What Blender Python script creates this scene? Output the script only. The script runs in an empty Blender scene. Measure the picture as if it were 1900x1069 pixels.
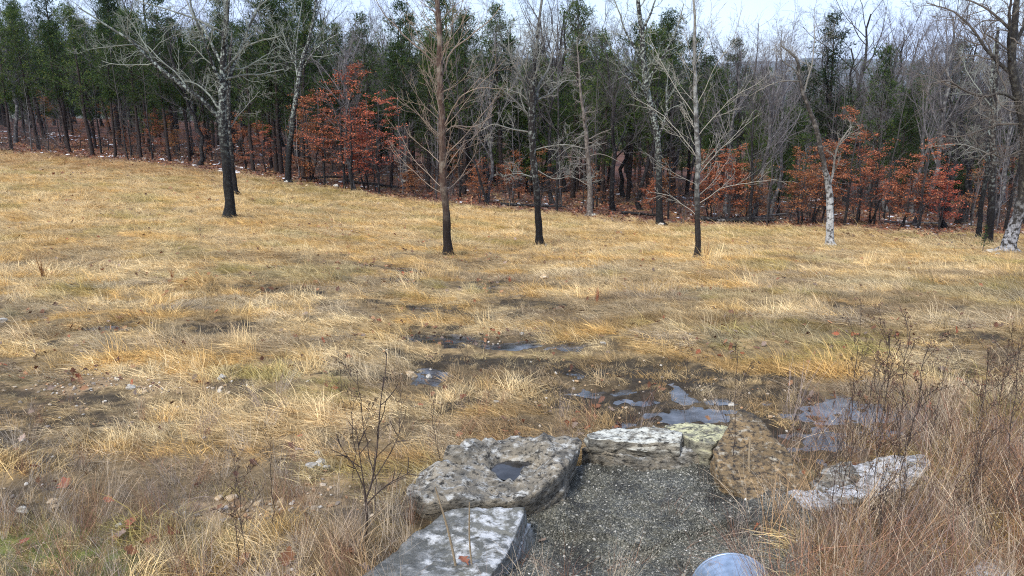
import bpy, math, random
import numpy as np
from mathutils import Vector
PI = math.pi
rng = np.random.default_rng(11)
random.seed(11)
scn = bpy.context.scene
COL = scn.collection

# ------------------------------------------------------------------ camera, sky, sun, exposure
CZ, PITCH, FPX = 3.1, math.radians(15.0), 1425.0
cam_d = bpy.data.cameras.new("camera")
cam_d.lens, cam_d.sensor_width = 27.0, 36.0
cam_d.clip_start, cam_d.clip_end = 0.05, 9000
cam = bpy.data.objects.new("camera", cam_d)
COL.objects.link(cam)
cam.location = (0, 0, CZ)
cam.rotation_euler = (PI / 2 - PITCH, 0, 0)
scn.camera = cam

SUN_EL, SUN_AZ = math.radians(48), math.radians(215)      # azimuth clockwise from +Y (the view direction)
world = bpy.data.worlds.new("World")
scn.world = world
world.use_nodes = True
wn, wl = world.node_tree.nodes, world.node_tree.links
bg = wn["Background"]
sky = wn.new("ShaderNodeTexSky")
sky.sky_type = 'NISHITA'
sky.sun_disc = False
sky.sun_elevation, sky.sun_rotation = SUN_EL, SUN_AZ
sky.air_density, sky.dust_density, sky.ozone_density = 1.0, 1.2, 1.2
tc = wn.new("ShaderNodeTexCoord")
mp = wn.new("ShaderNodeMapping")
mp.inputs['Scale'].default_value = (1.6, 1.6, 6.0)
cn = wn.new("ShaderNodeTexNoise")
cn.inputs['Scale'].default_value = 1.7
cn.inputs['Detail'].default_value = 7
cn.inputs['Roughness'].default_value = 0.55
cr = wn.new("ShaderNodeValToRGB")
cr.color_ramp.elements[0].position, cr.color_ramp.elements[0].color = 0.32, (0.45, 0.45, 0.45, 1)
cr.color_ramp.elements[1].position, cr.color_ramp.elements[1].color = 0.62, (0.93, 0.93, 0.93, 1)
mx = wn.new("ShaderNodeMix")
mx.data_type = 'RGBA'
mx.inputs['B'].default_value = (3.7, 4.5, 6.4, 1)          # thin bright overcast, in the sky texture's own units
wl.new(tc.outputs['Generated'], mp.inputs['Vector'])
wl.new(mp.outputs['Vector'], cn.inputs['Vector'])
wl.new(cn.outputs['Fac'], cr.inputs['Fac'])
wl.new(cr.outputs['Color'], mx.inputs['Factor'])
wl.new(sky.outputs['Color'], mx.inputs['A'])
wl.new(mx.outputs['Result'], bg.inputs['Color'])
bg.inputs['Strength'].default_value = 0.085

sd = bpy.data.lights.new("sun", 'SUN')
sd.energy, sd.angle, sd.color = 1.5, math.radians(16), (1.0, 0.955, 0.88)
sun = bpy.data.objects.new("sun", sd)
COL.objects.link(sun)
sv = Vector((math.sin(SUN_AZ) * math.cos(SUN_EL), math.cos(SUN_AZ) * math.cos(SUN_EL), math.sin(SUN_EL)))
sun.rotation_euler = (-sv).to_track_quat('-Z', 'Y').to_euler()
sun.location = (-10, -10, 30)

scn.view_settings.view_transform = 'Standard'
scn.view_settings.look = 'None'
scn.view_settings.gamma = 1
scn.view_settings.use_curve_mapping = False
scn.view_settings.exposure = 1.5
scn.cycles.max_bounces = 6
scn.cycles.transparent_max_bounces = 8
scn.cycles.volume_bounces = 0
scn.cycles.sample_clamp_direct = 8
scn.cycles.sample_clamp_indirect = 3
scn.cycles.use_denoising = False
scn.cycles.filter_width = 1.1

# ------------------------------------------------------------------ picture -> world
cP, sP = math.cos(PITCH), math.sin(PITCH)
def ray(px, py, Y):
    """world point at forward depth Y seen at pixel (px,py) of the 1900x1069 picture"""
    u, v = (px - 950) / FPX, (534.5 - py) / FPX
    k = Y / (cP + v * sP)
    return np.array([u * k, Y, CZ + k * (-sP + v * cP)])
def ray_z(px, py, z):
    u, v = (px - 950) / FPX, (534.5 - py) / FPX
    k = (z - CZ) / (-sP + v * cP)
    return np.array([u * k, k * (cP + v * sP), z])
def to_px(P):
    P = np.asarray(P, float)
    dy, dz = P[..., 1], P[..., 2] - CZ
    f = dy * cP - dz * sP
    up = dy * sP + dz * cP
    f = np.where(f < 0.05, 0.05, f)
    return 950 + FPX * P[..., 0] / f, 534.5 - FPX * up / f

# ------------------------------------------------------------------ noise
def _hash(*ints):
    h = np.zeros(ints[0].shape, dtype=np.uint32)
    for k, c in zip(ints, (374761393, 668265263, 2147483647, 1274126177)):
        h = h * np.uint32(31) + k.astype(np.int64).astype(np.uint32) * np.uint32(c & 0xffffffff)
        h ^= h >> np.uint32(13)
        h *= np.uint32(1274126177)
    h ^= h >> np.uint32(16)
    return h.astype(np.float64) / 4294967295.0
def vnoise2(x, y, seed=0):
    x, y = np.asarray(x, float), np.asarray(y, float)
    xi, yi = np.floor(x), np.floor(y)
    fx, fy = x - xi, y - yi
    fx, fy = fx * fx * (3 - 2 * fx), fy * fy * (3 - 2 * fy)
    s = np.full(x.shape, seed)
    a, b = _hash(xi, yi, s), _hash(xi + 1, yi, s)
    c, d = _hash(xi, yi + 1, s), _hash(xi + 1, yi + 1, s)
    return (a * (1 - fx) + b * fx) * (1 - fy) + (c * (1 - fx) + d * fx) * fy
def fbm2(x, y, oct=4, seed=0, gain=0.5):
    t, amp, tot = 0, 1.0, 0
    x, y = np.asarray(x, float), np.asarray(y, float)
    for o in range(oct):
        c, s = math.cos(o * 0.9), math.sin(o * 0.9)
        t = t + amp * vnoise2((c * x - s * y) * 2 ** o + 17.3 * o, (s * x + c * y) * 2 ** o - 9.1 * o, seed + o)
        tot += amp
        amp *= gain
    return t / tot
def vnoise3(P, seed=0):
    i = np.floor(P)
    f = P - i
    f = f * f * (3 - 2 * f)
    s = np.full(P.shape[0], seed)
    r = 0
    for dx in (0, 1):
        for dy in (0, 1):
            for dz in (0, 1):
                w = (f[:, 0] if dx else 1 - f[:, 0]) * (f[:, 1] if dy else 1 - f[:, 1]) * (f[:, 2] if dz else 1 - f[:, 2])
                r = r + w * _hash(i[:, 0] + dx, i[:, 1] + dy, i[:, 2] + dz, s)
    return r
def fbm3(P, oct=4, seed=0, gain=0.5):
    t, amp, tot = 0, 1.0, 0
    for o in range(oct):
        t = t + amp * vnoise3(P * 2 ** o + 7.7 * o, seed + o)
        tot += amp
        amp *= gain
    return t / tot
def sstep(a, b, x):
    t = np.clip((x - a) / (b - a), 0, 1)
    return t * t * (3 - 2 * t)

# ------------------------------------------------------------------ terrain height
CTRL = [(0, 1069, 4.30), (500, 1069, 4.35), (950, 1069, 4.40), (1500, 1069, 4.35), (1900, 1069, 4.25),
        (0, 900, 5.65), (600, 900, 5.6), (1250, 900, 5.7), (1900, 900, 5.5),
        (0, 750, 7.8), (600, 750, 7.7), (1300, 750, 7.7), (1900, 750, 7.6),
        (0, 600, 12.0), (600, 600, 11.7), (1300, 600, 11.6), (1900, 600, 11.6),
        (0, 530, 15.5), (600, 530, 16), (1250, 530, 16.5), (1900, 530, 16.8),
        (0, 480, 19.5), (425, 460, 21.8), (830, 480, 22), (1293, 480, 22), (1900, 490, 22),
        (0, 400, 27.5), (425, 405, 28), (830, 430, 28.5), (1002, 457, 26), (1538, 457, 27.5), (1870, 471, 26),
        (0, 330, 42), (300, 345, 42), (437, 362, 38), (640, 385, 37), (1225, 418, 38.5), (1700, 425, 38),
        (-400, 270, 62), (0, 281, 60), (300, 305, 53), (535, 338, 48), (800, 375, 44), (1095, 400, 41), (1900, 432, 38), (2400, 440, 36),
        (0, 240, 80), (640, 285, 78), (1200, 340, 70), (1500, 370, 62), (1900, 385, 58),
        (0, 225, 110), (640, 262, 110), (1340, 312, 110), (1900, 330, 110)]
_cp = np.array([ray(*c) for c in CTRL])
_cxy, _cz = _cp[:, :2], _cp[:, 2]
_bank = np.array([[-6, 0.0, 1.5], [0, 0.0, 1.45], [6, 0.0, 1.5], [-6, 2.2, 0.85], [0, 2.2, 0.8], [6, 2.2, 0.85],
                  [-9, 5, 0.1], [9, 5, 0.1], [-40, 12, -1.5], [40, 12, -3.2], [-12, -6, 1.6], [12, -6, 1.6], [-60, 40, -3.5], [60, 40, -8]])
_cxy = np.vstack([_cxy, _bank[:, :2]])
_cz = np.concatenate([_cz, _bank[:, 2]])
def _warp(xy):                       # compress far distances so the fit stays even
    xy = np.asarray(xy, float)
    y = np.sign(xy[..., 1]) * np.log1p(np.abs(xy[..., 1]) / 8) * 8
    x = xy[..., 0] / (1 + np.maximum(xy[..., 1], 0) / 14) * 1.6
    return np.stack([x, y], -1)
_W = _warp(_cxy)
def _U(r2):
    return np.where(r2 > 1e-12, r2 * np.log(np.maximum(r2, 1e-12)) * 0.5, 0)
_n = len(_W)
_K = _U(((_W[:, None] - _W[None]) ** 2).sum(-1)) + np.eye(_n) * 0.6
_A = np.zeros((_n + 3, _n + 3))
_A[:_n, :_n] = _K
_A[:_n, _n:] = np.c_[np.ones(_n), _W]
_A[_n:, :_n] = _A[:_n, _n:].T
_w = np.linalg.solve(_A, np.r_[_cz, 0, 0, 0])
def base_h(x, y):
    x, y = np.asarray(x, float), np.asarray(y, float)
    shp = x.shape
    xf, yf = x.ravel(), np.minimum(y.ravel(), 130)
    xf = xf * yf / np.maximum(y.ravel(), 1e-3) if False else xf
    out = np.zeros(xf.shape)
    lim = 1.25 * np.maximum(yf, 0) + 10
    W = _warp(np.stack([np.clip(xf, -lim, lim), yf], -1))
    for a in range(0, len(W), 20000):
        w = W[a:a + 20000]
        out[a:a + 20000] = _U(((w[:, None] - _W[None]) ** 2).sum(-1)) @ _w[:_n] + np.c_[np.ones(len(w)), w] @ _w[_n:]
    yr = y.ravel()
    far = np.clip((yr - 105) / 500, 0, 1)
    out = out * (1 - sstep(0, 1, far)) + (-44) * sstep(0, 1, far)
    return out.reshape(shp)

# puddles: (px, py, half width px, half height px)
PUD = [(905, 632, 78, 11), (862, 622, 34, 12), (1062, 638, 36, 6), (1122, 722, 62, 7), (1195, 741, 34, 7), (1262, 728, 14, 24), (1330, 741, 28, 5),
       (796, 690, 22, 13), (752, 521, 24, 7), (716, 498, 30, 4), (890, 529, 36, 5), (786, 622, 20, 10), (1572, 762, 72, 22),
       (1452, 822, 95, 24), (1290, 772, 44, 10), (1158, 786, 22, 8), (958, 790, 14, 7), (760, 502, 18, 4), (800, 570, 28, 5), (1068, 690, 16, 9),
       (1480, 772, 26, 6), (1560, 566, 24, 3), (205, 606, 30, 4), (1640, 800, 30, 10)]
_pud = []
for (px, py, hw, hh) in PUD:
    z = 0.0
    c = None
    Y = 8.0
    for _ in range(14):
        c = ray(px, py, Y)
        g = float(base_h(np.array([c[0]]), np.array([c[1]]))[0])
        cc = ray_z(px, py, min(g, CZ - .3))
        Y = 0.5 * Y + 0.5 * float(np.clip(cc[1], 2, 120))
    g = float(base_h(np.array([c[0]]), np.array([c[1]]))[0])
    a, b = ray_z(px - hw, py, g), ray_z(px + hw, py, g)
    n_, f_ = ray_z(px, py + hh, g), ray_z(px, py - hh, g)
    _pud.append((c[0], 0.5 * (n_[1] + f_[1]), abs(b[0] - a[0]) / 2, abs(f_[1] - n_[1]) / 2))
_pud = np.array(_pud)
def puddle_field(x, y, i=None):
    """>0 inside a puddle; ragged edge"""
    nz = (fbm2(x * 3.6, y * 3.6, 4, 91, 0.6) - 0.5) * 2.5
    best = np.full(np.shape(x), -9.0)
    for k in (range(len(_pud)) if i is None else [i]):
        cx, cy, a, b = _pud[k]
        d = 1 - np.sqrt(((x - cx) / a) ** 2 + ((y - cy) / b) ** 2)
        best = np.maximum(best, d)
    return best + 0.17 + nz * (best > -2)
GULLY = (1.0, 4.75, 0.85, 1.1)
def gully(x, y):
    return np.exp(-(((x - GULLY[0]) / GULLY[2]) ** 2 + ((y - GULLY[1]) / GULLY[3]) ** 2) ** 2)
EDGE = np.array([ray(px, py, Y)[:2] for px, py, Y in ((-900, 262, 66), (-400, 270, 63), (0, 282, 60), (300, 306, 53), (480, 326, 50), (640, 350, 47), (800, 378, 44),
                 (1000, 396, 41.5), (1250, 415, 39.5), (1500, 422, 38.5), (1900, 432, 37.5), (2600, 440, 36))])
def edge_d(x, y):                     # metres beyond the edge of the wood
    return y - np.interp(x, EDGE[:, 0], EDGE[:, 1])
def ground_h(x, y, micro=True):
    h = base_h(x, y)
    near = 1 / (1 + np.maximum(np.asarray(y, float), 0) / 60)
    h = h + (fbm2(np.asarray(x) * 0.30, np.asarray(y) * 0.42, 3, 5) - 0.5) * 0.22 * np.clip(np.asarray(y) / 12, 0.15, 1)
    h = h - 0.22 * gully(x, y)
    if micro:
        h = h + (fbm2(np.asarray(x) * 1.6, np.asarray(y) * 2.0, 4, 21) - 0.5) * 0.16 * near
        p = puddle_field(x, y)
        h = h + (fbm2(np.asarray(x) * 6.5, np.asarray(y) * 8, 3, 27) - 0.5) * 0.12 * sstep(-1.2, -.3, p)
        h = h - 0.050 * sstep(-0.6, 0.2, p)
    return h
def gz(x, y):
    return float(ground_h(np.array([x], float), np.array([y], float))[0])
def spot(px, Y):
    """ground point at depth Y whose picture column is px"""
    x = (px - 950) / FPX * Y
    for _ in range(4):
        z = gz(x, Y)
        f = Y * cP - (z - CZ) * sP
        x = (px - 950) / FPX * f
    return np.array([x, Y, gz(x, Y)])
def hit(px, py):
    """where the picture ray meets the ground"""
    Ys = np.concatenate([np.linspace(2.5, 30, 300), np.linspace(30.2, 120, 300)])
    P = np.array([ray(px, py, Y) for Y in Ys])
    g = ground_h(P[:, 0], P[:, 1])
    k = np.argmax(P[:, 2] < g)
    return np.array([P[k, 0], P[k, 1], g[k]])

# ------------------------------------------------------------------ mesh building
def mk_mesh(name, V, quads=None, tris=None, mats=(), smooth=True, attrs=None, mat_idx=None):
    me = bpy.data.meshes.new(name)
    V = np.asarray(V, np.float32).reshape(-1, 3)
    quads = np.zeros((0, 4), np.int32) if quads is None or len(quads) == 0 else np.asarray(quads, np.int32)
    tris = np.zeros((0, 3), np.int32) if tris is None or len(tris) == 0 else np.asarray(tris, np.int32)
    nq, nt = len(quads), len(tris)
    me.vertices.add(len(V))
    me.vertices.foreach_set('co', V.ravel())
    me.loops.add(nq * 4 + nt * 3)
    me.loops.foreach_set('vertex_index', np.concatenate([quads.ravel(), tris.ravel()]))
    me.polygons.add(nq + nt)
    me.polygons.foreach_set('loop_start', np.concatenate([np.arange(nq) * 4, nq * 4 + np.arange(nt) * 3]).astype(np.int32))
    me.polygons.foreach_set('loop_total', np.concatenate([np.full(nq, 4), np.full(nt, 3)]).astype(np.int32))
    if mat_idx is not None:
        me.polygons.foreach_set('material_index', np.asarray(mat_idx, np.int32))
    me.polygons.foreach_set('use_smooth', np.full(nq + nt, smooth, dtype=bool))
    for m in mats:
        me.materials.append(m)
    for k, a in (attrs or {}).items():
        a = np.asarray(a, np.float32)
        if a.ndim == 1:
            at = me.attributes.new(k, 'FLOAT', 'POINT')
            at.data.foreach_set('value', a)
        else:
            at = me.attributes.new(k, 'FLOAT_VECTOR', 'POINT')
            at.data.foreach_set('vector', a.ravel())
    me.update(calc_edges=True)
    me.validate()
    return me
def link(name, me, parent=None, loc=None, rot=None, scale=None):
    o = bpy.data.objects.new(name, me)
    COL.objects.link(o)
    if parent is not None:
        o.parent = parent
    if loc is not None:
        o.location = loc
    if rot is not None:
        o.rotation_euler = rot
    if scale is not None:
        o.scale = scale if hasattr(scale, '__len__') else (scale,) * 3
    return o
def tag(o, label=None, cat=None, group=None, kind=None):
    if label: o['label'] = label
    if cat: o['category'] = cat
    if group: o['group'] = group
    if kind: o['kind'] = kind
    return o
def thing(name, label, cat, loc=(0, 0, 0), rot=(0, 0, 0), scale=1, group=None):
    o = link(name, None, None, loc, rot, scale)
    o.empty_display_size = 0.1
    return tag(o, label, cat, group)
def norm(v):
    return v / np.maximum(np.linalg.norm(v, axis=-1, keepdims=True), 1e-9)

class Tubes:
    """collects tapered tubes, batch by batch"""
    def __init__(s):
        s.V, s.Q, s.R, s.B, s.n = [], [], [], [], 0
    def add(s, P, R, sides):
        P, R = np.asarray(P, float), np.asarray(R, float)
        if P.ndim == 2:
            P, R = P[None], R[None]
        N, n = P.shape[:2]
        T = np.empty_like(P)
        T[:, 1:-1] = P[:, 2:] - P[:, :-2]
        T[:, 0] = P[:, 1] - P[:, 0]
        T[:, -1] = P[:, -1] - P[:, -2]
        T = norm(T)
        ref = np.where(np.abs(T[:, :1, 2:3]) > 0.8, np.array([1.0, 0.13, 0.07]), np.array([0.07, 0.1, 1.0]))
        ref = np.broadcast_to(ref, T.shape)
        A = norm(np.cross(T, ref))
        Bv = np.cross(T, A)
        th = np.arange(sides) * 2 * PI / sides
        ring = A[:, :, None] * np.cos(th)[None, None, :, None] + Bv[:, :, None] * np.sin(th)[None, None, :, None]
        V = P[:, :, None] + ring * R[:, :, None, None]
        idx = np.arange(N * n * sides).reshape(N, n, sides) + s.n
        a = idx[:, :-1]
        b = idx[:, 1:]
        q = np.stack([a, np.roll(a, -1, 2), np.roll(b, -1, 2), b], -1).reshape(-1, 4)
        s.V.append(V.reshape(-1, 3)); s.Q.append(q)
        s.R.append(np.repeat(R.reshape(-1), sides))
        s.n += N * n * sides
    def mesh(s, name, mat):
        return mk_mesh(name, np.concatenate(s.V), quads=np.concatenate(s.Q), mats=[mat], attrs={'rad': np.concatenate(s.R)})

def resample(P, R, n):
    """smooth resample of a coarse polyline (Catmull-Rom)"""
    P = np.asarray(P, float)
    R = np.asarray(R, float)
    m = len(P)
    Q = np.vstack([2 * P[0] - P[1], P, 2 * P[-1] - P[-2]])
    t = np.linspace(0, m - 1 - 1e-6, n)
    i = t.astype(int)
    f = (t - i)[:, None]
    p0, p1, p2, p3 = Q[i], Q[i + 1], Q[i + 2], Q[i + 3]
    out = 0.5 * (2 * p1 + (p2 - p0) * f + (2 * p0 - 5 * p1 + 4 * p2 - p3) * f ** 2 + (3 * p1 - p0 - 3 * p2 + p3) * f ** 3)
    return out, np.interp(t, np.arange(m), R)

def grow(start, d, length, r0, r1, n, wander, up, g):
    N = len(start)
    P = np.empty((N, n, 3))
    P[:, 0] = start
    D = np.empty((N, n, 3))
    d = norm(d)
    D[:, 0] = d
    st = (length / (n - 1))[:, None]
    for i in range(1, n):
        d = norm(d + g.normal(0, wander, (N, 3)) + np.array([0, 0, up]))
        P[:, i] = P[:, i - 1] + d * st
        D[:, i] = d
    t = np.linspace(0, 1, n)[None]
    R = r0[:, None] * (1 - t) + r1[:, None] * t
    return P, D, R
def spawn(P, D, R, length, k, t0, t1, a0, a1, lr0, lr1, rr, g, taper=0.55, flat=0.0, rmin=0.004):
    """k children on each branch"""
    N, n = P.shape[:2]
    idx = np.repeat(np.arange(N), k)
    t = t0 + (t1 - t0) * (np.tile(np.arange(k), N) + g.uniform(0, 1, N * k)) / k
    f = t * (n - 1)
    i = np.minimum(f.astype(int), n - 2)
    w = (f - i)[:, None]
    p = P[idx, i] * (1 - w) + P[idx, i + 1] * w
    d = norm(D[idx, i] * (1 - w) + D[idx, i + 1] * w)
    r = R[idx, i] * (1 - w[:, 0]) + R[idx, i + 1] * w[:, 0]
    rv = g.normal(0, 1, (N * k, 3))
    rv[:, 2] *= 1 - flat
    perp = norm(rv - (rv * d).sum(-1, keepdims=True) * d)
    a = g.uniform(a0, a1, N * k)[:, None]
    cd = d * np.cos(a) + perp * np.sin(a)
    L = length[idx] * g.uniform(lr0, lr1, N * k) * (1 - taper * t)
    r0 = np.maximum(np.minimum(r * rr, r * 0.9), rmin)
    return p, cd, L, r0

# ------------------------------------------------------------------ materials
def new_mat(name):
    m = bpy.data.materials.new(name)
    m.use_nodes = True
    nt = m.node_tree
    b = nt.nodes["Principled BSDF"]
    return m, nt.nodes, nt.links, b
def node(ns, t, **kw):
    n = ns.new(t)
    for k, v in kw.items():
        if k in n.inputs:
            n.inputs[k].default_value = v
        else:
            setattr(n, k, v)
    return n
def ramp(ns, stops):
    r = ns.new("ShaderNodeValToRGB")
    e = r.color_ramp.elements
    while len(e) < len(stops):
        e.new(0.5)
    for el, (p, c) in zip(e, stops):
        el.position = p
        el.color = (*c, 1) if len(c) == 3 else c
    return r
def mixc(ns, ls, fac, a, b, blend='MIX'):
    m = ns.new("ShaderNodeMix")
    m.data_type = 'RGBA'
    m.blend_type = blend
    for sock, val in (('Factor', fac), ('A', a), ('B', b)):
        if hasattr(val, 'is_linked') or hasattr(val, 'links'):
            ls.new(val, m.inputs[sock])
        elif sock == 'Factor':
            m.inputs[sock].default_value = val
        else:
            m.inputs[sock].default_value = (*val, 1)
    return m.outputs['Result']
def gray(v):
    return (v, v, v)

def bark(name, dark, light, thr, twig, wet=0.0, scale=6.0, soft=0.10, rough=0.85, low=None):
    """dark bark with light lichen patches; thin twigs take their own colour; low = (height, colour, amount) of the foot"""
    m, ns, ls, b = new_mat(name)
    tcn = ns.new("ShaderNodeTexCoord")
    n1 = node(ns, "ShaderNodeTexNoise", Scale=scale, Detail=6, Roughness=0.65)
    ls.new(tcn.outputs['Object'], n1.inputs['Vector'])
    r1 = ramp(ns, [(thr - soft, gray(0)), (thr + soft, gray(1))])
    ls.new(n1.outputs['Fac'], r1.inputs['Fac'])
    fac = r1.outputs['Color']
    mpn = node(ns, "ShaderNodeMapping")
    mpn.inputs['Scale'].default_value = (14, 14, 2.2)
    ls.new(tcn.outputs['Object'], mpn.inputs['Vector'])
    n2 = node(ns, "ShaderNodeTexNoise", Scale=2.2, Detail=5, Roughness=0.7)
    ls.new(mpn.outputs['Vector'], n2.inputs['Vector'])
    r2 = ramp(ns, [(0.3, gray(0.55)), (0.7, gray(1.5))])
    ls.new(n2.outputs['Fac'], r2.inputs['Fac'])
    c = mixc(ns, ls, fac, dark, light)
    if low:
        sep = ns.new("ShaderNodeSeparateXYZ")
        ls.new(tcn.outputs['Object'], sep.inputs[0])
        mr = node(ns, "ShaderNodeMapRange")
        mr.inputs['From Min'].default_value, mr.inputs['From Max'].default_value = low[0] * 0.55, low[0] * 1.35
        mr.inputs['To Min'].default_value, mr.inputs['To Max'].default_value = low[2], 0
        ls.new(sep.outputs['Z'], mr.inputs['Value'])
        if len(low) > 3:                                   # broken by the bark's own patches
            mu = node(ns, "ShaderNodeMath", operation='MULTIPLY')
            ls.new(mr.outputs['Result'], mu.inputs[0])
            r3 = ramp(ns, [(low[3] - 0.06, gray(0)), (low[3] + 0.06, gray(1))])
            ls.new(n1.outputs['Fac'], r3.inputs['Fac'])
            ls.new(r3.outputs['Color'], mu.inputs[1])
            c = mixc(ns, ls, mu.outputs[0], c, low[1])
        else:
            c = mixc(ns, ls, mr.outputs['Result'], c, low[1])
    c = mixc(ns, ls, 1.0, c, r2.outputs['Color'], 'MULTIPLY')
    at = node(ns, "ShaderNodeAttribute", attribute_name='rad')
    mr2 = node(ns, "ShaderNodeMapRange")
    mr2.inputs['From Min'].default_value, mr2.inputs['From Max'].default_value = 0.012, 0.05
    mr2.inputs['To Min'].default_value, mr2.inputs['To Max'].default_value = 1, 0
    ls.new(at.outputs['Fac'], mr2.inputs['Value'])
    c = mixc(ns, ls, mr2.outputs['Result'], c, twig)
    ls.new(c, b.inputs['Base Color'])
    b.inputs['Roughness'].default_value = rough
    b.inputs['Specular IOR Level'].default_value = 0.25
    bp = node(ns, "ShaderNodeBump", Strength=0.7, Distance=0.03)
    ls.new(n2.outputs['Fac'], bp.inputs['Height'])
    ls.new(bp.outputs['Normal'], b.inputs['Normal'])
    return m

def leafy(name, stops, trans=0.25, inst=False, vary=0.5, rough=0.7, attr='b'):
    """leaf / blade material: colour from the per-leaf number 'b'; inst: tinted per clump"""
    m, ns, ls, b = new_mat(name)
    at = node(ns, "ShaderNodeAttribute", attribute_name=attr)
    if inst:
        ti = node(ns, "ShaderNodeAttribute", attribute_name='tint', attribute_type='INSTANCER')
        r = ramp(ns, [(0, gray(1 - vary)), (1, gray(1 + vary))])
        ls.new(at.outputs['Fac'], r.inputs['Fac'])
        c = mixc(ns, ls, 1.0, ti.outputs['Color'], r.outputs['Color'], 'MULTIPLY')
    else:
        r = ramp(ns, stops)
        ls.new(at.outputs['Fac'], r.inputs['Fac'])
        oi = ns.new("ShaderNodeObjectInfo")
        hs = ns.new("ShaderNodeHueSaturation")
        mr = node(ns, "ShaderNodeMapRange")
        mr.inputs['To Min'].default_value, mr.inputs['To Max'].default_value = 1 - vary, 1 + vary
        ls.new(oi.outputs['Random'], mr.inputs['Value'])
        ls.new(mr.outputs['Result'], hs.inputs['Value'])
        mr3 = node(ns, "ShaderNodeMapRange")
        mr3.inputs['To Min'].default_value, mr3.inputs['To Max'].default_value = 0.515, 0.485
        ls.new(oi.outputs['Random'], mr3.inputs['Value'])
        ls.new(mr3.outputs['Result'], hs.inputs['Hue'])
        ls.new(r.outputs['Color'], hs.inputs['Color'])
        c = hs.outputs['Color']
    ls.new(c, b.inputs['Base Color'])
    b.inputs['Roughness'].default_value = rough
    b.inputs['Specular IOR Level'].default_value = 0.2
    if trans > 0:
        tr = ns.new("ShaderNodeBsdfTranslucent")
        ls.new(c, tr.inputs['Color'])
        ms = ns.new("ShaderNodeMixShader")
        ms.inputs[0].default_value = trans
        ls.new(b.outputs[0], ms.inputs[1])
        ls.new(tr.outputs[0], ms.inputs[2])
        ls.new(ms.outputs[0], ns["Material Output"].inputs['Surface'])
    return m

def rock_mat(name, base, dark, lite, lite_thr, dark_thr, top=None, scale=9.0, rough=0.8, wet=None):
    m, ns, ls, b = new_mat(name)
    tcn = ns.new("ShaderNodeTexCoord")
    def nz(s, d=6, r=0.65, vec=None):
        n = node(ns, "ShaderNodeTexNoise", Scale=s, Detail=d, Roughness=r)
        ls.new(vec or rm.outputs['Vector'], n.inputs['Vector'])
        return n.outputs['Fac']
    rm = node(ns, "ShaderNodeMapping")
    rm.inputs['Scale'].default_value = (0.85, 1.05, 1.7)
    rm.inputs['Rotation'].default_value = (0, 0, 0.25)
    ls.new(tcn.outputs['Object'], rm.inputs['Vector'])
    a = nz(scale * 0.35)
    ar = ramp(ns, [(0.35, gray(0)), (0.65, gray(1))])
    ls.new(a, ar.inputs['Fac'])
    c = mixc(ns, ls, ar.outputs['Color'], [x * y for x, y in zip(base, (.50, .52, .55))], [x * y for x, y in zip(base, (1.5, 1.42, 1.3))])
    r = ramp(ns, [(lite_thr - 0.07, gray(0)), (lite_thr + 0.07, gray(1))])
    ls.new(nz(scale), r.inputs['Fac'])
    lf = r.outputs['Color']
    if top is not None:                                  # pale patches weaken on faces that do not point upward
        ge = ns.new("ShaderNodeNewGeometry")
        sp = ns.new("ShaderNodeSeparateXYZ")
        ls.new(ge.outputs['True Normal'], sp.inputs[0])
        mr = node(ns, "ShaderNodeMapRange")
        mr.inputs['From Min'].default_value, mr.inputs['From Max'].default_value = 0.35, 0.9
        mr.inputs['To Min'].default_value = top
        ls.new(sp.outputs['Z'], mr.inputs['Value'])
        lf = mixc(ns, ls, 1.0, lf, mr.outputs['Result'], 'MULTIPLY')
    c = mixc(ns, ls, lf, c, lite)
    r2 = ramp(ns, [(dark_thr - 0.06, gray(1)), (dark_thr + 0.06, gray(0))])
    ls.new(nz(scale * 1.7, 7, 0.7), r2.inputs['Fac'])
    c = mixc(ns, ls, r2.outputs['Color'], c, dark)
    if wet:
        r3 = ramp(ns, [(wet - 0.05, gray(0)), (wet + 0.08, gray(1))])
        sx = ns.new("ShaderNodeSeparateXYZ")
        ls.new(tcn.outputs['Object'], sx.inputs[0])
        ma = node(ns, "ShaderNodeMath", operation='MULTIPLY_ADD')
        ma.inputs[1].default_value, ma.inputs[2].default_value = -0.55, -0.02
        ls.new(sx.outputs['X'], ma.inputs[0])
        ad = node(ns, "ShaderNodeMath", operation='ADD')
        ls.new(nz(4.5, 6), ad.inputs[0])
        ls.new(ma.outputs[0], ad.inputs[1])
        ls.new(ad.outputs[0], r3.inputs['Fac'])
        wm = node(ns, "ShaderNodeMath", operation='MULTIPLY')
        wm.inputs[1].default_value = 0.78
        ls.new(r3.outputs['Color'], wm.inputs[0])
        c = mixc(ns, ls, wm.outputs[0], c, [x * 0.55 for x in base])
        rr = ramp(ns, [(0, gray(rough)), (1, gray(0.28))])
        ls.new(r3.outputs['Color'], rr.inputs['Fac'])
        ls.new(rr.outputs['Color'], b.inputs['Roughness'])
    else:
        b.inputs['Roughness'].default_value = rough
    ls.new(c, b.inputs['Base Color'])
    bp = node(ns, "ShaderNodeBump", Strength=0.8, Distance=0.03)
    ls.new(nz(scale * 3, 9, 0.75), bp.inputs['Height'])
    ls.new(bp.outputs['Normal'], b.inputs['Normal'])
    return m

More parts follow.
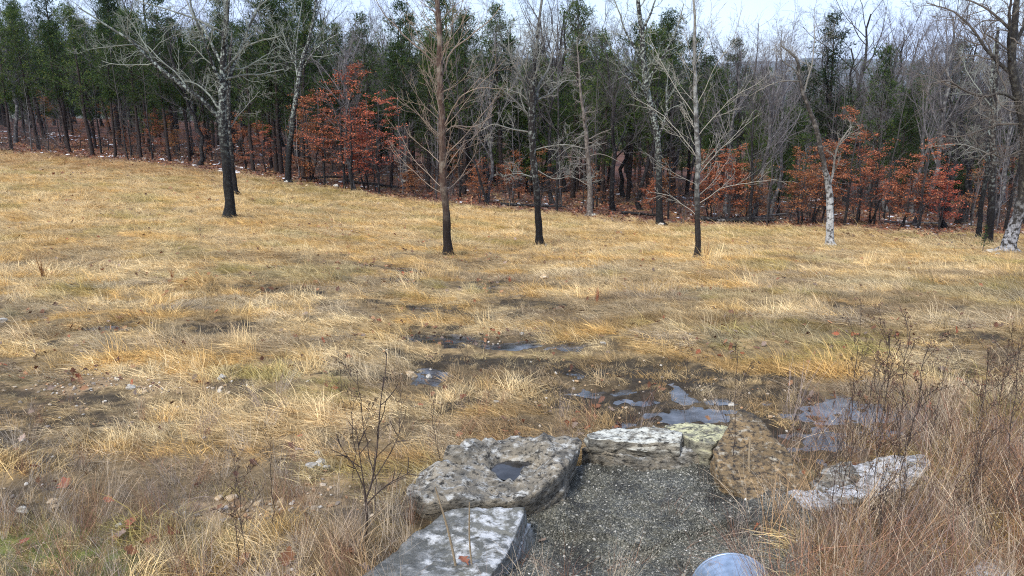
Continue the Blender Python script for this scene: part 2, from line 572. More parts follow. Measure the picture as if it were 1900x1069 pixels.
M = {}
M['bark_lichen'] = bark("lichen_bark", (0.026, 0.024, 0.022), (0.30, 0.33, 0.28), 0.545, (0.25, 0.26, 0.21), scale=9, soft=.06, low=(3.6, (0.010, 0.009, 0.009), 0.95, 0.36))
M['bark_dark'] = bark("dark_bark", (0.022, 0.018, 0.016), (0.20, 0.21, 0.18), 0.57, (0.26, 0.25, 0.21), scale=9, soft=.06, low=(2.2, (0.012, 0.010, 0.010), 0.95, 0.36))
M['bark_brown'] = bark("brown_bark", (0.075, 0.045, 0.032), (0.24, 0.20, 0.15), 0.58, (0.30, 0.225, 0.165), scale=3, low=(1.6, (0.016, 0.012, 0.010), 0.95))
M['bark_pale'] = bark("pale_bark", (0.07, 0.064, 0.057), (0.30, 0.30, 0.27), 0.53, (0.34, 0.31, 0.25), scale=8, low=(2.0, (0.018, 0.014, 0.012), 0.95))
M['bark_white_foot'] = bark("white_footed_bark", (0.045, 0.038, 0.032), (0.20, 0.18, 0.15), 0.58, (0.24, 0.22, 0.18), scale=8, low=(2.3, (0.46, 0.46, 0.44), 0.95, 0.47))
M['bark_greyfoot'] = bark("grey_footed_bark", (0.028, 0.024, 0.020), (0.13, 0.12, 0.09), 0.60, (0.15, 0.125, 0.10), scale=7, low=(1.5, (0.33, 0.33, 0.34), 0.9, 0.51))
M['bark_tan'] = bark("tan_bark", (0.10, 0.08, 0.066), (0.22, 0.195, 0.165), 0.54, (0.20, 0.175, 0.15), scale=7)
M['bark_forest'] = bark("forest_bark", (0.014, 0.012, 0.012), (0.10, 0.10, 0.09), 0.63, (0.10, 0.09, 0.085), scale=7)
M['bark_grey'] = bark("grey_bark", (0.06, 0.055, 0.055), (0.22, 0.215, 0.20), 0.56, (0.17, 0.155, 0.155), scale=5)
M['bark_cedar'] = bark("cedar_bark", (0.030, 0.021, 0.018), (0.12, 0.10, 0.085), 0.66, (0.08, 0.07, 0.06), scale=5)
M['cedar'] = leafy("cedar_foliage", [(0, (0.014, 0.031, 0.010)), (0.5, (0.045, 0.082, 0.018)), (0.85, (0.095, 0.125, 0.028)), (1, (0.15, 0.14, 0.04))], 0.18, vary=0.5)
M['rust'] = leafy("rust_leaves", [(0, (0.15, 0.046, 0.027)), (0.5, (0.41, 0.138, 0.062)), (0.9, (0.54, 0.20, 0.09)), (1, (0.55, 0.30, 0.15))], 0.30, vary=0.30)
M['rustdull'] = leafy("dull_orange_leaves", [(0, (0.15, 0.05, 0.022)), (0.6, (0.33, 0.12, 0.05)), (1, (0.46, 0.22, 0.09))], 0.30, vary=0.25)
M['grass'] = leafy("dry_grass", None, 0.22, inst=True, vary=0.68, rough=0.55)
M['litterleaf'] = leafy("fallen_leaves", None, 0.15, inst=True, vary=0.35)
M['weed'] = bark("weed_stem", (0.05, 0.037, 0.030), (0.12, 0.10, 0.08), 0.6, (0.065, 0.047, 0.040), scale=20)
M['weed_pale'] = bark("pale_stem", (0.30, 0.23, 0.15), (0.42, 0.35, 0.25), 0.5, (0.36, 0.28, 0.18), scale=20)
M['seed'] = leafy("seed_heads", [(0, (0.05, 0.032, 0.022)), (1, (0.20, 0.13, 0.075))], 0, vary=0.25)
M['leaf_thing'] = leafy("oak_leaf", [(0, (0.22, 0.085, 0.045)), (1, (0.36, 0.17, 0.09))], 0.15, vary=0.3)

def ground_material():
    m, ns, ls, b = new_mat("field_soil")
    at = node(ns, "ShaderNodeAttribute", attribute_name='col')
    tcn = ns.new("ShaderNodeTexCoord")
    n1 = node(ns, "ShaderNodeTexNoise", Scale=9, Detail=9, Roughness=0.75)
    ls.new(tcn.outputs['Object'], n1.inputs['Vector'])
    r = ramp(ns, [(0.28, gray(0.30)), (0.72, gray(1.75))])
    ls.new(n1.outputs['Fac'], r.inputs['Fac'])
    c = mixc(ns, ls, 1.0, at.outputs['Color'], r.outputs['Color'], 'MULTIPLY')
    mp2 = node(ns, "ShaderNodeMapping")
    mp2.inputs['Scale'].default_value = (4, 14, 4)
    mp2.inputs['Rotation'].default_value = (0, 0, 0.3)
    ls.new(tcn.outputs['Object'], mp2.inputs['Vector'])
    n2 = node(ns, "ShaderNodeTexNoise", Scale=6, Detail=6, Roughness=0.8)
    ls.new(mp2.outputs['Vector'], n2.inputs['Vector'])
    r2 = ramp(ns, [(0.35, gray(0.6)), (0.65, gray(1.4))])
    ls.new(n2.outputs['Fac'], r2.inputs['Fac'])
    c = mixc(ns, ls, 1.0, c, r2.outputs['Color'], 'MULTIPLY')
    ls.new(c, b.inputs['Base Color'])
    b.inputs['Roughness'].default_value = 0.9
    b.inputs['Specular IOR Level'].default_value = 0.15
    bp = node(ns, "ShaderNodeBump", Strength=0.8, Distance=0.04)
    ls.new(n1.outputs['Fac'], bp.inputs['Height'])
    ls.new(bp.outputs['Normal'], b.inputs['Normal'])
    return m
M['ground'] = ground_material()
def water_material(k=1.0):
    m, ns, ls, b = new_mat("shallow_water")
    b.inputs['Base Color'].default_value = (0.15, 0.15, 0.15, 1)
    b.inputs['Roughness'].default_value = 0.07
    b.inputs['IOR'].default_value = 1.45
    tcn = ns.new("ShaderNodeTexCoord")
    n1 = node(ns, "ShaderNodeTexNoise", Scale=5, Detail=6, Roughness=0.6)
    ls.new(tcn.outputs['Object'], n1.inputs['Vector'])
    r = ramp(ns, [(p, [q * k for q in c]) for p, c in [(0.38, (0.022, 0.020, 0.017)), (0.56, (0.07, 0.07, 0.072)), (0.76, (0.18, 0.185, 0.20))]])
    ls.new(n1.outputs['Fac'], r.inputs['Fac'])
    ls.new(r.outputs['Color'], b.inputs['Base Color'])
    bp = node(ns, "ShaderNodeBump", Strength=0.12, Distance=0.02)
    ls.new(n1.outputs['Fac'], bp.inputs['Height'])
    ls.new(bp.outputs['Normal'], b.inputs['Normal'])
    return m
M['water'] = water_material()
M['rock_water'] = water_material(0.45)
M['rock_main'] = rock_mat("lichened_limestone", (0.22, 0.195, 0.15), (0.028, 0.025, 0.019), (0.55, 0.54, 0.49), 0.565, 0.45, top=0.22, scale=12)
M['rock_slab'] = rock_mat("slab_limestone", (0.15, 0.15, 0.13), (0.05, 0.045, 0.03), (0.58, 0.58, 0.56), 0.52, 0.40, top=0.25, scale=12, wet=0.50)
M['rock_pale'] = rock_mat("pale_limestone", (0.20, 0.185, 0.15), (0.035, 0.032, 0.025), (0.62, 0.61, 0.52), 0.44, 0.44, top=0.03, scale=13)
M['rock_yellow'] = rock_mat("yellow_lichened_stone", (0.22, 0.21, 0.16), (0.035, 0.033, 0.025), (0.58, 0.55, 0.32), 0.48, 0.44, top=0.05, scale=14)
M['rock_brown'] = rock_mat("brown_stone", (0.215, 0.15, 0.075), (0.032, 0.024, 0.016), (0.46, 0.41, 0.31), 0.60, 0.465, scale=15)
M['rock_white'] = rock_mat("white_lichened_stone", (0.32, 0.31, 0.28), (0.05, 0.05, 0.04), (0.68, 0.68, 0.68), 0.48, 0.43, top=0.15, scale=14)
M['stone_white'] = rock_mat("white_stone", (0.42, 0.39, 0.33), (0.25, 0.22, 0.17), (0.68, 0.67, 0.62), 0.55, 0.36, scale=14)
M['stone_tan'] = rock_mat("tan_stone", (0.50, 0.36, 0.20), (0.18, 0.11, 0.06), (0.62, 0.52, 0.38), 0.55, 0.33, scale=16)
M['stone_grey'] = rock_mat("grey_stone", (0.33, 0.32, 0.29), (0.10, 0.09, 0.07), (0.5, 0.49, 0.45), 0.55, 0.36, scale=14)
def gravel_material():
    m, ns, ls, b = new_mat("wet_gravel")
    tcn = ns.new("ShaderNodeTexCoord")
    vo = node(ns, "ShaderNodeTexVoronoi", Scale=100)
    ls.new(tcn.outputs['Object'], vo.inputs['Vector'])
    sp = ns.new("ShaderNodeSeparateColor")
    ls.new(vo.outputs['Color'], sp.inputs[0])
    r = ramp(ns, [(0, (0.03, 0.029, 0.022)), (0.5, (0.075, 0.073, 0.055)), (0.88, (0.14, 0.134, 0.103)), (1, (0.32, 0.30, 0.25))])
    ls.new(sp.outputs[0], r.inputs['Fac'])
    n1 = node(ns, "ShaderNodeTexNoise", Scale=3.0, Detail=6, Roughness=0.6)
    ls.new(tcn.outputs['Object'], n1.inputs['Vector'])
    r2 = ramp(ns, [(0.36, gray(0.35)), (0.62, gray(1.5))])
    ls.new(n1.outputs['Fac'], r2.inputs['Fac'])
    c = mixc(ns, ls, 1.0, r.outputs['Color'], r2.outputs['Color'], 'MULTIPLY')
    ls.new(c, b.inputs['Base Color'])
    b.inputs['Roughness'].default_value = 0.5
    bp = node(ns, "ShaderNodeBump", Strength=1.0, Distance=0.012)
    bp.invert = True
    ls.new(vo.outputs['Distance'], bp.inputs['Height'])
    ls.new(bp.outputs['Normal'], b.inputs['Normal'])
    return m
M['gravel'] = gravel_material()
def pipe_material():
    m, ns, ls, b = new_mat("galvanised_steel")
    tcn = ns.new("ShaderNodeTexCoord")
    n1 = node(ns, "ShaderNodeTexNoise", Scale=12, Detail=4)
    ls.new(tcn.outputs['Object'], n1.inputs['Vector'])
    r = ramp(ns, [(0.3, (0.20, 0.26, 0.34)), (0.55, (0.30, 0.38, 0.49)), (0.75, (0.36, 0.44, 0.55))])
    ls.new(n1.outputs['Fac'], r.inputs['Fac'])
    n2 = node(ns, "ShaderNodeTexNoise", Scale=6, Detail=8, Roughness=0.7)
    ls.new(tcn.outputs['Object'], n2.inputs['Vector'])
    r2 = ramp(ns, [(0.55, gray(0)), (0.66, gray(0.85))])
    ls.new(n2.outputs['Fac'], r2.inputs['Fac'])
    ls.new(mixc(ns, ls, r2.outputs['Color'], r.outputs['Color'], (0.13, 0.095, 0.06)), b.inputs['Base Color'])
    b.inputs['Metallic'].default_value = 0.45
    b.inputs['Roughness'].default_value = 0.38
    return m
M['pipe'] = pipe_material()
def plain(name, c, rough=0.8):
    m, ns, ls, b = new_mat(name)
    tcn = ns.new("ShaderNodeTexCoord")
    n1 = node(ns, "ShaderNodeTexNoise", Scale=5, Detail=5)
    ls.new(tcn.outputs['Object'], n1.inputs['Vector'])
    cc = mixc(ns, ls, n1.outputs['Fac'], [x * 0.75 for x in c], [x * 1.2 for x in c])
    ls.new(cc, b.inputs['Base Color'])
    b.inputs['Roughness'].default_value = rough
    return m
M['snow'] = plain("old_snow", (0.78, 0.80, 0.84))
M['hills'] = plain("winter_hills", (0.10, 0.10, 0.085))

# ------------------------------------------------------------------ rock outlines (known before grass is sown)
def poly_z(pts, z):
    return np.array([ray_z(px, py, z)[:2] for px, py in pts])
ROCKS = [
    # name, top outline in the picture, top height, thickness, material, label, tilt of the top (dz/dx, dz/dy), seed, roughness
    ("boulder", [(746, 915), (772, 862), (900, 811), (1005, 805), (1086, 818), (1108, 846), (1040, 885), (1018, 918), (905, 928), (800, 944)], 0.13, 0.62, 'rock_main',
     "broad grey lichened boulder with a puddle in the hollow of its top", (0, 0.0), 3, 0.105),
    ("slab", [(650, 1080), (765, 985), (835, 944), (986, 937), (975, 975), (938, 1030), (905, 1110), (640, 1120)], 0.10, 0.34, 'rock_slab',
     "flat wet grey slab with a white right corner in front of the broad boulder", (0, 0), 8, 0.042),
    ("slab", [(1088, 808), (1108, 797), (1180, 794), (1238, 800), (1266, 806), (1262, 823), (1175, 822), (1095, 818)], 0.10, 0.115, 'rock_pale',
     "long pale slab lying on a ledge with three orange pebbles before it", (0, 0), 12, 0.034),
    ("ledge_rock", [(1070, 842), (1100, 828), (1180, 826), (1285, 838), (1310, 862), (1285, 876), (1180, 856), (1100, 862)], -0.025, 0.30, 'rock_main',
     "low rough ledge rock under the long pale slab above the gravel", (0, 0), 17, 0.06),
    ("rock", [(1230, 786), (1275, 782), (1362, 792), (1364, 800), (1322, 826), (1290, 820), (1255, 803)], 0.10, 0.36, 'rock_yellow',
     "rock with yellow lichen on its flat top beside the brown tilted rock", (0, 0), 23, 0.028),
    ("rock", [(1318, 848), (1364, 803), (1398, 810), (1470, 846), (1514, 880), (1475, 908), (1405, 914), (1342, 880)], 0.08, 0.55, 'rock_brown',
     "tilted brown rock with a broad sloping face by the stream", (-0.08, 0.40), 29, 0.05),
    ("rock", [(1520, 900), (1560, 862), (1640, 846), (1715, 845), (1728, 866), (1690, 905), (1600, 925), (1540, 925)], -0.03, 0.36, 'rock_white',
     "white lichened rock half hidden among the tall reddish weeds", (0, 0), 37, 0.07),
    ("rock", [(1502, 892), (1530, 868), (1575, 864), (1592, 884), (1560, 906), (1515, 908)], -0.02, 0.30, 'rock_main',
     "broken grey rock between the brown tilted rock and the white lichened rock", (0, 0.1), 53, 0.06),
    ("rock", [(1440, 925), (1470, 906), (1530, 908), (1560, 922), (1520, 946), (1455, 944)], 0.0, 0.32, 'rock_white',
     "low pale broken rock at the foot of the brown tilted rock", (0, 0), 59, 0.05),
    ("rock", [(1790, 1062), (1820, 1030), (1858, 1028), (1885, 1058), (1860, 1085), (1800, 1085)], 0.08, 0.22, 'rock_white',
     "small white rock in the weeds at the bottom right corner", (0, 0), 41, 0.03),
]
ROCK_POLY = [poly_z(r[1], r[2]) for r in ROCKS]
APRON_PX = [(1035, 882), (1100, 850), (1250, 845), (1320, 872), (1425, 920), (1480, 985), (1500, 1100), (930, 1110), (975, 985), (1015, 925)]
APRON = poly_z(APRON_PX, -0.12)
def inside(poly, x, y):
    x, y = np.asarray(x), np.asarray(y)
    c = np.zeros(x.shape, bool)
    j = len(poly) - 1
    for i in range(len(poly)):
        xi, yi, xj, yj = *poly[i], *poly[j]
        with np.errstate(divide='ignore', invalid='ignore'):
            c ^= ((yi > y) != (yj > y)) & (x < (xj - xi) * (y - yi) / (yj - yi + 1e-12) + xi)
        j = i
    return c
def grown(poly, s):
    c = poly.mean(0)
    return c + (poly - c) * s
def on_rock(x, y, s=1.0):
    r = np.zeros(np.shape(x), bool)
    for p in ROCK_POLY:
        r |= inside(grown(p, s), x, y)
    return r

# ------------------------------------------------------------------ field character (what grows where)
def fields(x, y):
    x, y = np.asarray(x, float), np.asarray(y, float)
    P = np.stack([x, y, base_h(x, y)], -1)
    px, py = to_px(P)
    f = {}
    f['px'], f['py'] = px, py
    f['edge'] = edge_d(x, y)
    warp = (fbm2(x * .5, y * .5, 2, 77) - .5) * 1.5
    f['streak'] = fbm2(x * 0.42 + warp, (y + 0.22 * x) * 1.15 + warp, 4, 31)       # long patches running across the slope
    f['patch'] = fbm2(x * 1.1, y * 1.6, 3, 47)
    f['fine'] = fbm2(x * 3.5, y * 4.5, 2, 53)
    f['clump'] = fbm2(x * 1.9, y * 2.5, 3, 57, 0.55)
    near = sstep(620, 980, py)
    mid = sstep(430, 560, py)
    wetz = np.zeros_like(x)
    for cx, cy, a, b in _pud:
        wetz = np.maximum(wetz, np.exp(-(((x - cx) / (a + 0.55)) ** 2 + ((y - cy) / (b + 0.45)) ** 2)))
    f['wet'] = wetz
    s = f['streak'] + 0.35 * (f['patch'] - 0.5)
    f['dirt'] = np.clip(sstep(0.60, 0.675, s + .8 * (f['clump'] - .5)) * (0.30 * (1 - mid) + 1.0 * mid) + 0.30 * wetz * sstep(.47, .6, f['clump']) * mid, 0, 1)
    f['dirt'] = f['dirt'] * (1 - .55 * sstep(950, 1120, px) * sstep(690, 600, py))
    left_gravel = .8 * np.exp(-(((px - 200) / 190) ** 2 + ((py - 722) / 30) ** 2)) + np.exp(-(((px - 470) / 170) ** 2 + ((py - 940) / 45) ** 2))
    f['stony'] = np.clip(left_gravel * sstep(0.46, 0.56, f['clump']) * 1.4, 0, 1)
    f['near'], f['mid'] = near, mid
    f['litter'] = sstep(-3.5 + 4 * (f['patch'] - .5), 1.5, f['edge']) + 0.8 * sstep(1300, 1800, px) * sstep(470, 425, py + 60 * (f['streak'] - .5)) * sstep(-16, -6, f['edge'])
    f['litter'] = np.clip(f['litter'], 0, 1)
    f['weedy'] = sstep(1400, 1640, px + 120 * (f['patch'] - .5)) * sstep(770, 850, py)
    return f

# ------------------------------------------------------------------ ground
def build_ground():
    rows = [-12, -8, -5, -3, -1.5, -0.5, 0.5, 1.2]
    y = 1.8
    while y < 70:
        rows.append(y); y += max(0.030, y * 0.0088)
    while y < 5800:
        rows.append(y); y *= 1.06
    rows = np.array(rows)
    nc = 480
    u = np.linspace(-1, 1, nc)
    u = np.sign(u) * np.abs(u) ** 1.25
    half = np.maximum(9, 0.92 * rows + 5)
    X = u[None] * half[:, None]
    Y = np.broadcast_to(rows[:, None], X.shape)
    Z = ground_h(X, Y)
    # far range of hills: the sheet itself rises
    F = fields(X, Y)
    soil = np.array([0.052, 0.040, 0.025]); thatch = np.array([0.37, 0.255, 0.12]); lit = np.array([0.135, 0.068, 0.050])
    gravel = np.array([0.32, 0.22, 0.12]); wet = np.array([0.035, 0.028, 0.021])
    d = np.clip(F['dirt'] + (.15 + .38 * F['mid']) * (1 - sstep(.40, .55, F['clump'])) + 0.35 * F['near'] * sstep(.4, .7, F['patch']), 0, 1)[..., None]
    c = thatch * (1 - d) + soil * d
    n_ = (F['near'] * 0.55)[..., None]
    c = c * (1 - n_) + np.array([0.12, 0.085, 0.05]) * n_
    st = F['stony'][..., None]
    c = c * (1 - st) + gravel * st * 0.8 + soil * st * 0.2
    w_ = np.clip(F['wet'] * 0.75 * F['mid'], 0, 1)[..., None]
    c = c * (1 - w_) + wet * w_
    ms = (np.exp(-(((F['px'] - 90) / 190) ** 2 + ((F['py'] - 1025) / 50) ** 2)) * sstep(.42, .55, F['patch']) + .8 * np.exp(-(((F['px'] - 420) / 60) ** 2 + ((F['py'] - 1010) / 25) ** 2)))[..., None]
    c = c * (1 - ms) + np.array([0.16, 0.20, 0.035]) * ms
    l = F['litter'][..., None]
    c = c * (1 - l) + lit * l
    far = (np.exp(-(((X - 34) / 8) ** 2 + ((Y - 118) / 16) ** 2)))[..., None]
    c = c * (1 - far) + np.array([0.30, 0.235, 0.14]) * far
    far2 = sstep(220, 420, Y)[..., None]
    c = c * (1 - far2) + np.array([0.09, 0.085, 0.06]) * far2
    nr = len(rows)
    idx = np.arange(nr * nc).reshape(nr, nc)
    q = np.stack([idx[:-1, :-1], idx[:-1, 1:], idx[1:, 1:], idx[1:, :-1]], -1).reshape(-1, 4)
    me = mk_mesh("ground", np.stack([X, Y, Z], -1), quads=q, mats=[M['ground']], attrs={'col': c.reshape(-1, 3)})
    tag(link("ground", me), kind='structure')
build_ground()

def build_hills():
    n, m = 160, 14
    x = np.linspace(-5600, 5600, n)
    crest = 70 + 90 * fbm2(x * 0.0008 + 3.1, x * 0, 4, 5) + 14 * np.sin(x * 0.0011)
    V = []
    for j in range(m):
        t = j / (m - 1)
        prof = math.sin(t * PI) ** 0.8
        V.append(np.stack([x, 3400 + 1900 * t + 60 * np.sin(x * 0.004), -50 + (crest + 50) * prof + (fbm2(x * .012, x * 0 + j, 3, 9) - .5) * 16 * prof], -1))
    idx = np.arange(n * m).reshape(m, n)
    q = np.stack([idx[:-1, :-1], idx[:-1, 1:], idx[1:, 1:], idx[1:, :-1]], -1).reshape(-1, 4)
    tag(link("hills", mk_mesh("hills", np.concatenate(V), quads=q, mats=[M['hills']])), kind='structure')
build_hills()

# ------------------------------------------------------------------ puddles (each its own sheet)
for i in range(len(_pud)):
    cx, cy, a, b = _pud[i]
    n = 90
    X, Y = np.meshgrid(np.linspace(cx - 2.3 * a, cx + 2.3 * a, n), np.linspace(cy - 2.3 * b, cy + 2.3 * b, n))
    p = puddle_field(X, Y, i)
    Z = ground_h(X, Y, micro=False) - 0.034
    keep = (p[:-1, :-1] > -0.85) & ~on_rock(X[:-1, :-1], Y[:-1, :-1], 0.9) & ~inside(APRON, X[:-1, :-1], Y[:-1, :-1])
    if keep.sum() < 4:
        continue
    idx = np.arange(n * n).reshape(n, n)
    q = np.stack([idx[:-1, :-1], idx[:-1, 1:], idx[1:, 1:], idx[1:, :-1]], -1)[keep]
    used, inv = np.unique(q, return_inverse=True)
    V = np.stack([X, Y, Z + 0.004 * (i % 3)], -1).reshape(-1, 3)[used]
    tag(link("puddle", mk_mesh("puddle", V, quads=inv.reshape(-1, 4), mats=[M['water']])), kind='structure')

# ------------------------------------------------------------------ rocks
import bmesh
_ico = {}
def ico(sub):
    if sub not in _ico:
        bm = bmesh.new()
        bmesh.ops.create_icosphere(bm, subdivisions=sub, radius=1)
        bm.verts.ensure_lookup_table()
        _ico[sub] = (np.array([v.co[:] for v in bm.verts]), np.array([[v.index for v in f.verts] for f in bm.faces]))
        bm.free()
    return _ico[sub]
def planes_body(normals, dist, ext, sub, p=16):
    D, T = ico(sub)
    D = norm(D * np.asarray(ext))
    s = np.maximum(D @ normals.T, 0) / dist
    r = (s ** p).sum(1) ** (-1 / p)
    return D * r[:, None], T
def make_rock(poly, ztop, thick, tilt, seed, rough, sub=6):
    c = poly.mean(0)
    P = poly - c
    if ((P[:, 0] * np.roll(P[:, 1], -1) - np.roll(P[:, 0], -1) * P[:, 1]).sum()) < 0:
        P = P[::-1]
    N, d = [], []
    g = np.random.default_rng(seed)
    for i in range(len(P)):
        e = P[(i + 1) % len(P)] - P[i]
        n = np.array([e[1], -e[0]]); n /= np.linalg.norm(n) + 1e-9
        k = g.uniform(-0.12, 0.22) if seed != 3 else g.uniform(-.38, -.08)
        nn = np.array([n[0], n[1], k]); nn /= np.linalg.norm(nn)
        pt = np.array([P[i][0], P[i][1], thick / 2])
        N.append(nn); d.append(max(float(nn @ pt), 0.04))
    tn = np.array([-tilt[0], -tilt[1], 1.0]); tn /= np.linalg.norm(tn)
    N.append(tn); d.append(thick / 2)
    N.append(np.array([0, 0, -1.0])); d.append(thick / 2)
    ext = (np.abs(P[:, 0]).max(), np.abs(P[:, 1]).max(), thick / 2)
    V, T = planes_body(np.array(N), np.array(d), ext, sub, 60 if seed != 3 else 20)
    nrm = norm(V / (np.array(ext) ** 2))
    nz = fbm3(V * 4.5 + seed * 3.1, 5, seed, 0.55) - 0.5
    strata = fbm3(np.c_[V[:, 0] * 3, V[:, 1] * 3, V[:, 2] * 22] + seed, 3, seed + 9) - 0.5
    pits = fbm3(V * 17 + seed, 3, seed + 5) - 0.5
    side = 1 - np.abs(nrm[:, 2])
    big = fbm3(V * 1.9 + seed * 1.7, 3, seed + 2) - 0.5
    step = np.floor(fbm3(V * 2.6 + seed, 2, seed + 11) * 7) / 7 - .5       # broken, stepped faces
    ridg = 0.5 - np.abs(fbm3(V * 7 + seed * 2.3, 4, seed + 3, .6) - 0.5) * 4
    V = V + nrm * (big * rough * 1.6 + step * rough * 1.6 + nz * rough * 1.8 + np.minimum(ridg, .3) * rough * .25 + strata * side * rough * 3.2 + pits * rough * 0.45)[:, None]
    return V, T, np.array([c[0], c[1], ztop - thick / 2])
RP = []
for k, (nm, px, ztop, th, mt, lab, tilt, seed, rough) in enumerate(ROCKS):
    V, T, loc = make_rock(ROCK_POLY[k], ztop, th, tilt, seed, rough, 6 if k < 7 else 5)
    if k == 0:                                        # two hollows in the top hold water
        for (hx, hy, ra, rb) in ((958, 850, 0.24, 0.20), (828, 852, 0.15, 0.10)):
            h = ray_z(hx, hy, ztop) - loc
            w = np.exp(-(((V[:, 0] - h[0]) / ra) ** 2 + ((V[:, 1] - h[1]) / rb) ** 2) ** 2.4) * (V[:, 2] > 0)
            V[:, 2] -= 0.15 * w
    o = link(nm, mk_mesh(nm, V, tris=T, mats=[M[mt]]), loc=loc)
    tag(o, lab, "rock", "rocks round the culvert outlet")
    RP.append((V, loc))
for (hx, hy, ra, rb) in ((958, 850, 0.22, 0.17), (828, 852, 0.14, 0.085)):
    V0, loc = RP[0]
    h = ray_z(hx, hy, ROCKS[0][2])
    dx, dy = (V0[:, 0] + loc[0] - h[0]) / ra, (V0[:, 1] + loc[1] - h[1]) / rb
    d = np.hypot(dx, dy)
    rim = V0[(d > 1.0) & (d < 1.25) & (V0[:, 2] > 0), 2]
    zz = np.percentile(V0[(d > .95) & (d < 1.12) & (V0[:, 2] > 0), 2], 45) - .008 + loc[2]
    n = 40
    th = np.arange(n) * 2 * PI / n
    rad = 1 + 0.35 * (vnoise2(np.cos(th) * 2 + 5, np.sin(th) * 2 + hx, 3) - 0.5)
    ring = np.c_[h[0] + ra * 1.08 * rad * np.cos(th), h[1] + rb * 1.08 * rad * np.sin(th), np.full(n, zz)]
    V = np.vstack([[[h[0], h[1], zz]], ring])
    T = [(0, 1 + i, 1 + (i + 1) % n) for i in range(n)]
    tag(link("puddle", mk_mesh("puddle", V, tris=T, mats=[M['rock_water']])), kind='structure')

# gravel apron below the rocks
def build_apron():
    x0, y0 = APRON.min(0) - 0.1; x1, y1 = APRON.max(0) + 0.1
    st = 0.011
    X, Y = np.meshgrid(np.arange(x0, x1, st), np.arange(y0, y1, st))
    c = APRON.mean(0)
    ang = np.arctan2(Y - c[1], X - c[0])
    Z = ground_h(X, Y, micro=False) + 0.015 + 0.16 * (fbm2(X * 1.6, Y * 1.6, 3, 5) - .5) + 0.12 * (fbm2(X * 5, Y * 7, 4, 15) - .5) + 0.022 * (fbm2(X * 34, Y * 34, 2, 25) - .5)
    Z = Z + 0.17 * np.exp(-(((X - 1.05) / .55) ** 2 + ((Y - 5.35) / .45) ** 2)) - .05 * sstep(.75, .45, X) * sstep(5.4, 5.0, Y)
    Z = np.maximum(Z, ground_h(X, Y) + .012)
    ledge = sstep(0.0, 0.03, Y - (5.02 + 0.12 * np.sin(X * 5))) * 0.05
    Z = Z + ledge
    keep = inside(grown(APRON, 1.06), X[:-1, :-1] + 0.05 * (fbm2(X[:-1, :-1] * 8, Y[:-1, :-1] * 8, 2, 3) - .5), Y[:-1, :-1])
    r, cc = X.shape
    idx = np.arange(r * cc).reshape(r, cc)
    q = np.stack([idx[:-1, :-1], idx[:-1, 1:], idx[1:, 1:], idx[1:, :-1]], -1)[keep]
    used, inv = np.unique(q, return_inverse=True)
    V = np.stack([X, Y, Z], -1).reshape(-1, 3)[used]
    tag(link("gravel", mk_mesh("gravel", V, quads=inv.reshape(-1, 4), mats=[M['gravel']])), kind='stuff')
    return V
APV = build_apron()

# culvert pipe: runs from the bank towards the gully, its mouth facing the field
def build_pipe():
    r, L = 0.262, 2.6
    top = ray(1362, 1031, 4.42)
    t = thing("culvert_pipe", "round pale blue metal culvert pipe poking out of the bank at the bottom", "pipe", (top[0], top[1], top[2] - r), (math.radians(-3), 0, math.radians(-6)))
    n, s = 260, 72
    y = -np.linspace(0, L, n)
    rr = r - 0.0016 + 0.0016 * np.cos(y * 2 * PI / 0.068)
    th = np.arange(s) * 2 * PI / s
    def shell(rad):
        return np.stack([rad[:, None] * np.cos(th), np.broadcast_to(y[:, None], (n, s)), rad[:, None] * np.sin(th)], -1).reshape(-1, 3)
    V = np.vstack([shell(rr), shell(rr - 0.008)])
    idx = np.arange(n * s).reshape(n, s)
    q1 = np.stack([idx[:-1], np.roll(idx, -1, 1)[:-1], np.roll(idx, -1, 1)[1:], idx[1:]], -1).reshape(-1, 4)
    q2 = q1[:, ::-1] + n * s
    q3 = np.stack([idx[0], np.roll(idx[0], -1), np.roll(idx[0], -1) + n * s, idx[0] + n * s], -1)[:, ::-1]
    link("pipe_wall", mk_mesh("pipe_wall", V, quads=np.vstack([q1, q2, q3]), mats=[M['pipe']]), t)
    tb = Tubes()
    a = np.linspace(0, 2 * PI, 73)
    tb.add(np.c_[r * np.cos(a), np.full(73, 0.004), r * np.sin(a)], np.full(73, 0.009), 8)
    link("rim", tb.mesh("rim", M['pipe']), t)
build_pipe()

# ------------------------------------------------------------------ trees
def twigs(tb, P, D, R, L, spec, g):
    """grow successive levels of branches from given limbs"""
    for (k, t0, t1, a0, a1, lr0, lr1, rr, n, sides, wander, up, taper, flat) in spec:
        p, d, l, r = spawn(P, D, R, L, k, t0, t1, a0, a1, lr0, lr1, rr, g, taper, flat)
        P, D, R = grow(p, d, l, r, np.maximum(r * 0.35, 0.003), n, wander, up, g)
        L = l
        tb.add(P, R, sides)
    return P, D
def path_branch(pts, rad, n=14):
    P, R = resample(np.array(pts, float), np.array(rad, float), n)
    D = norm(np.gradient(P, axis=0))
    L = np.linalg.norm(np.diff(P, axis=0), axis=1).sum()
    return P, D, R, L
def wiggle(P, amp, g):
    n = len(P)
    w = np.cumsum(g.normal(0, amp, (n, 3)), 0)
    w -= np.linspace(0, 1, n)[:, None] * w[-1]
    w[:, 2] *= 0.3
    return P + w

def stack(bs):
    return (np.stack([b[0] for b in bs]), np.stack([b[1] for b in bs]), np.stack([b[2] for b in bs]), np.array([b[3] for b in bs]))

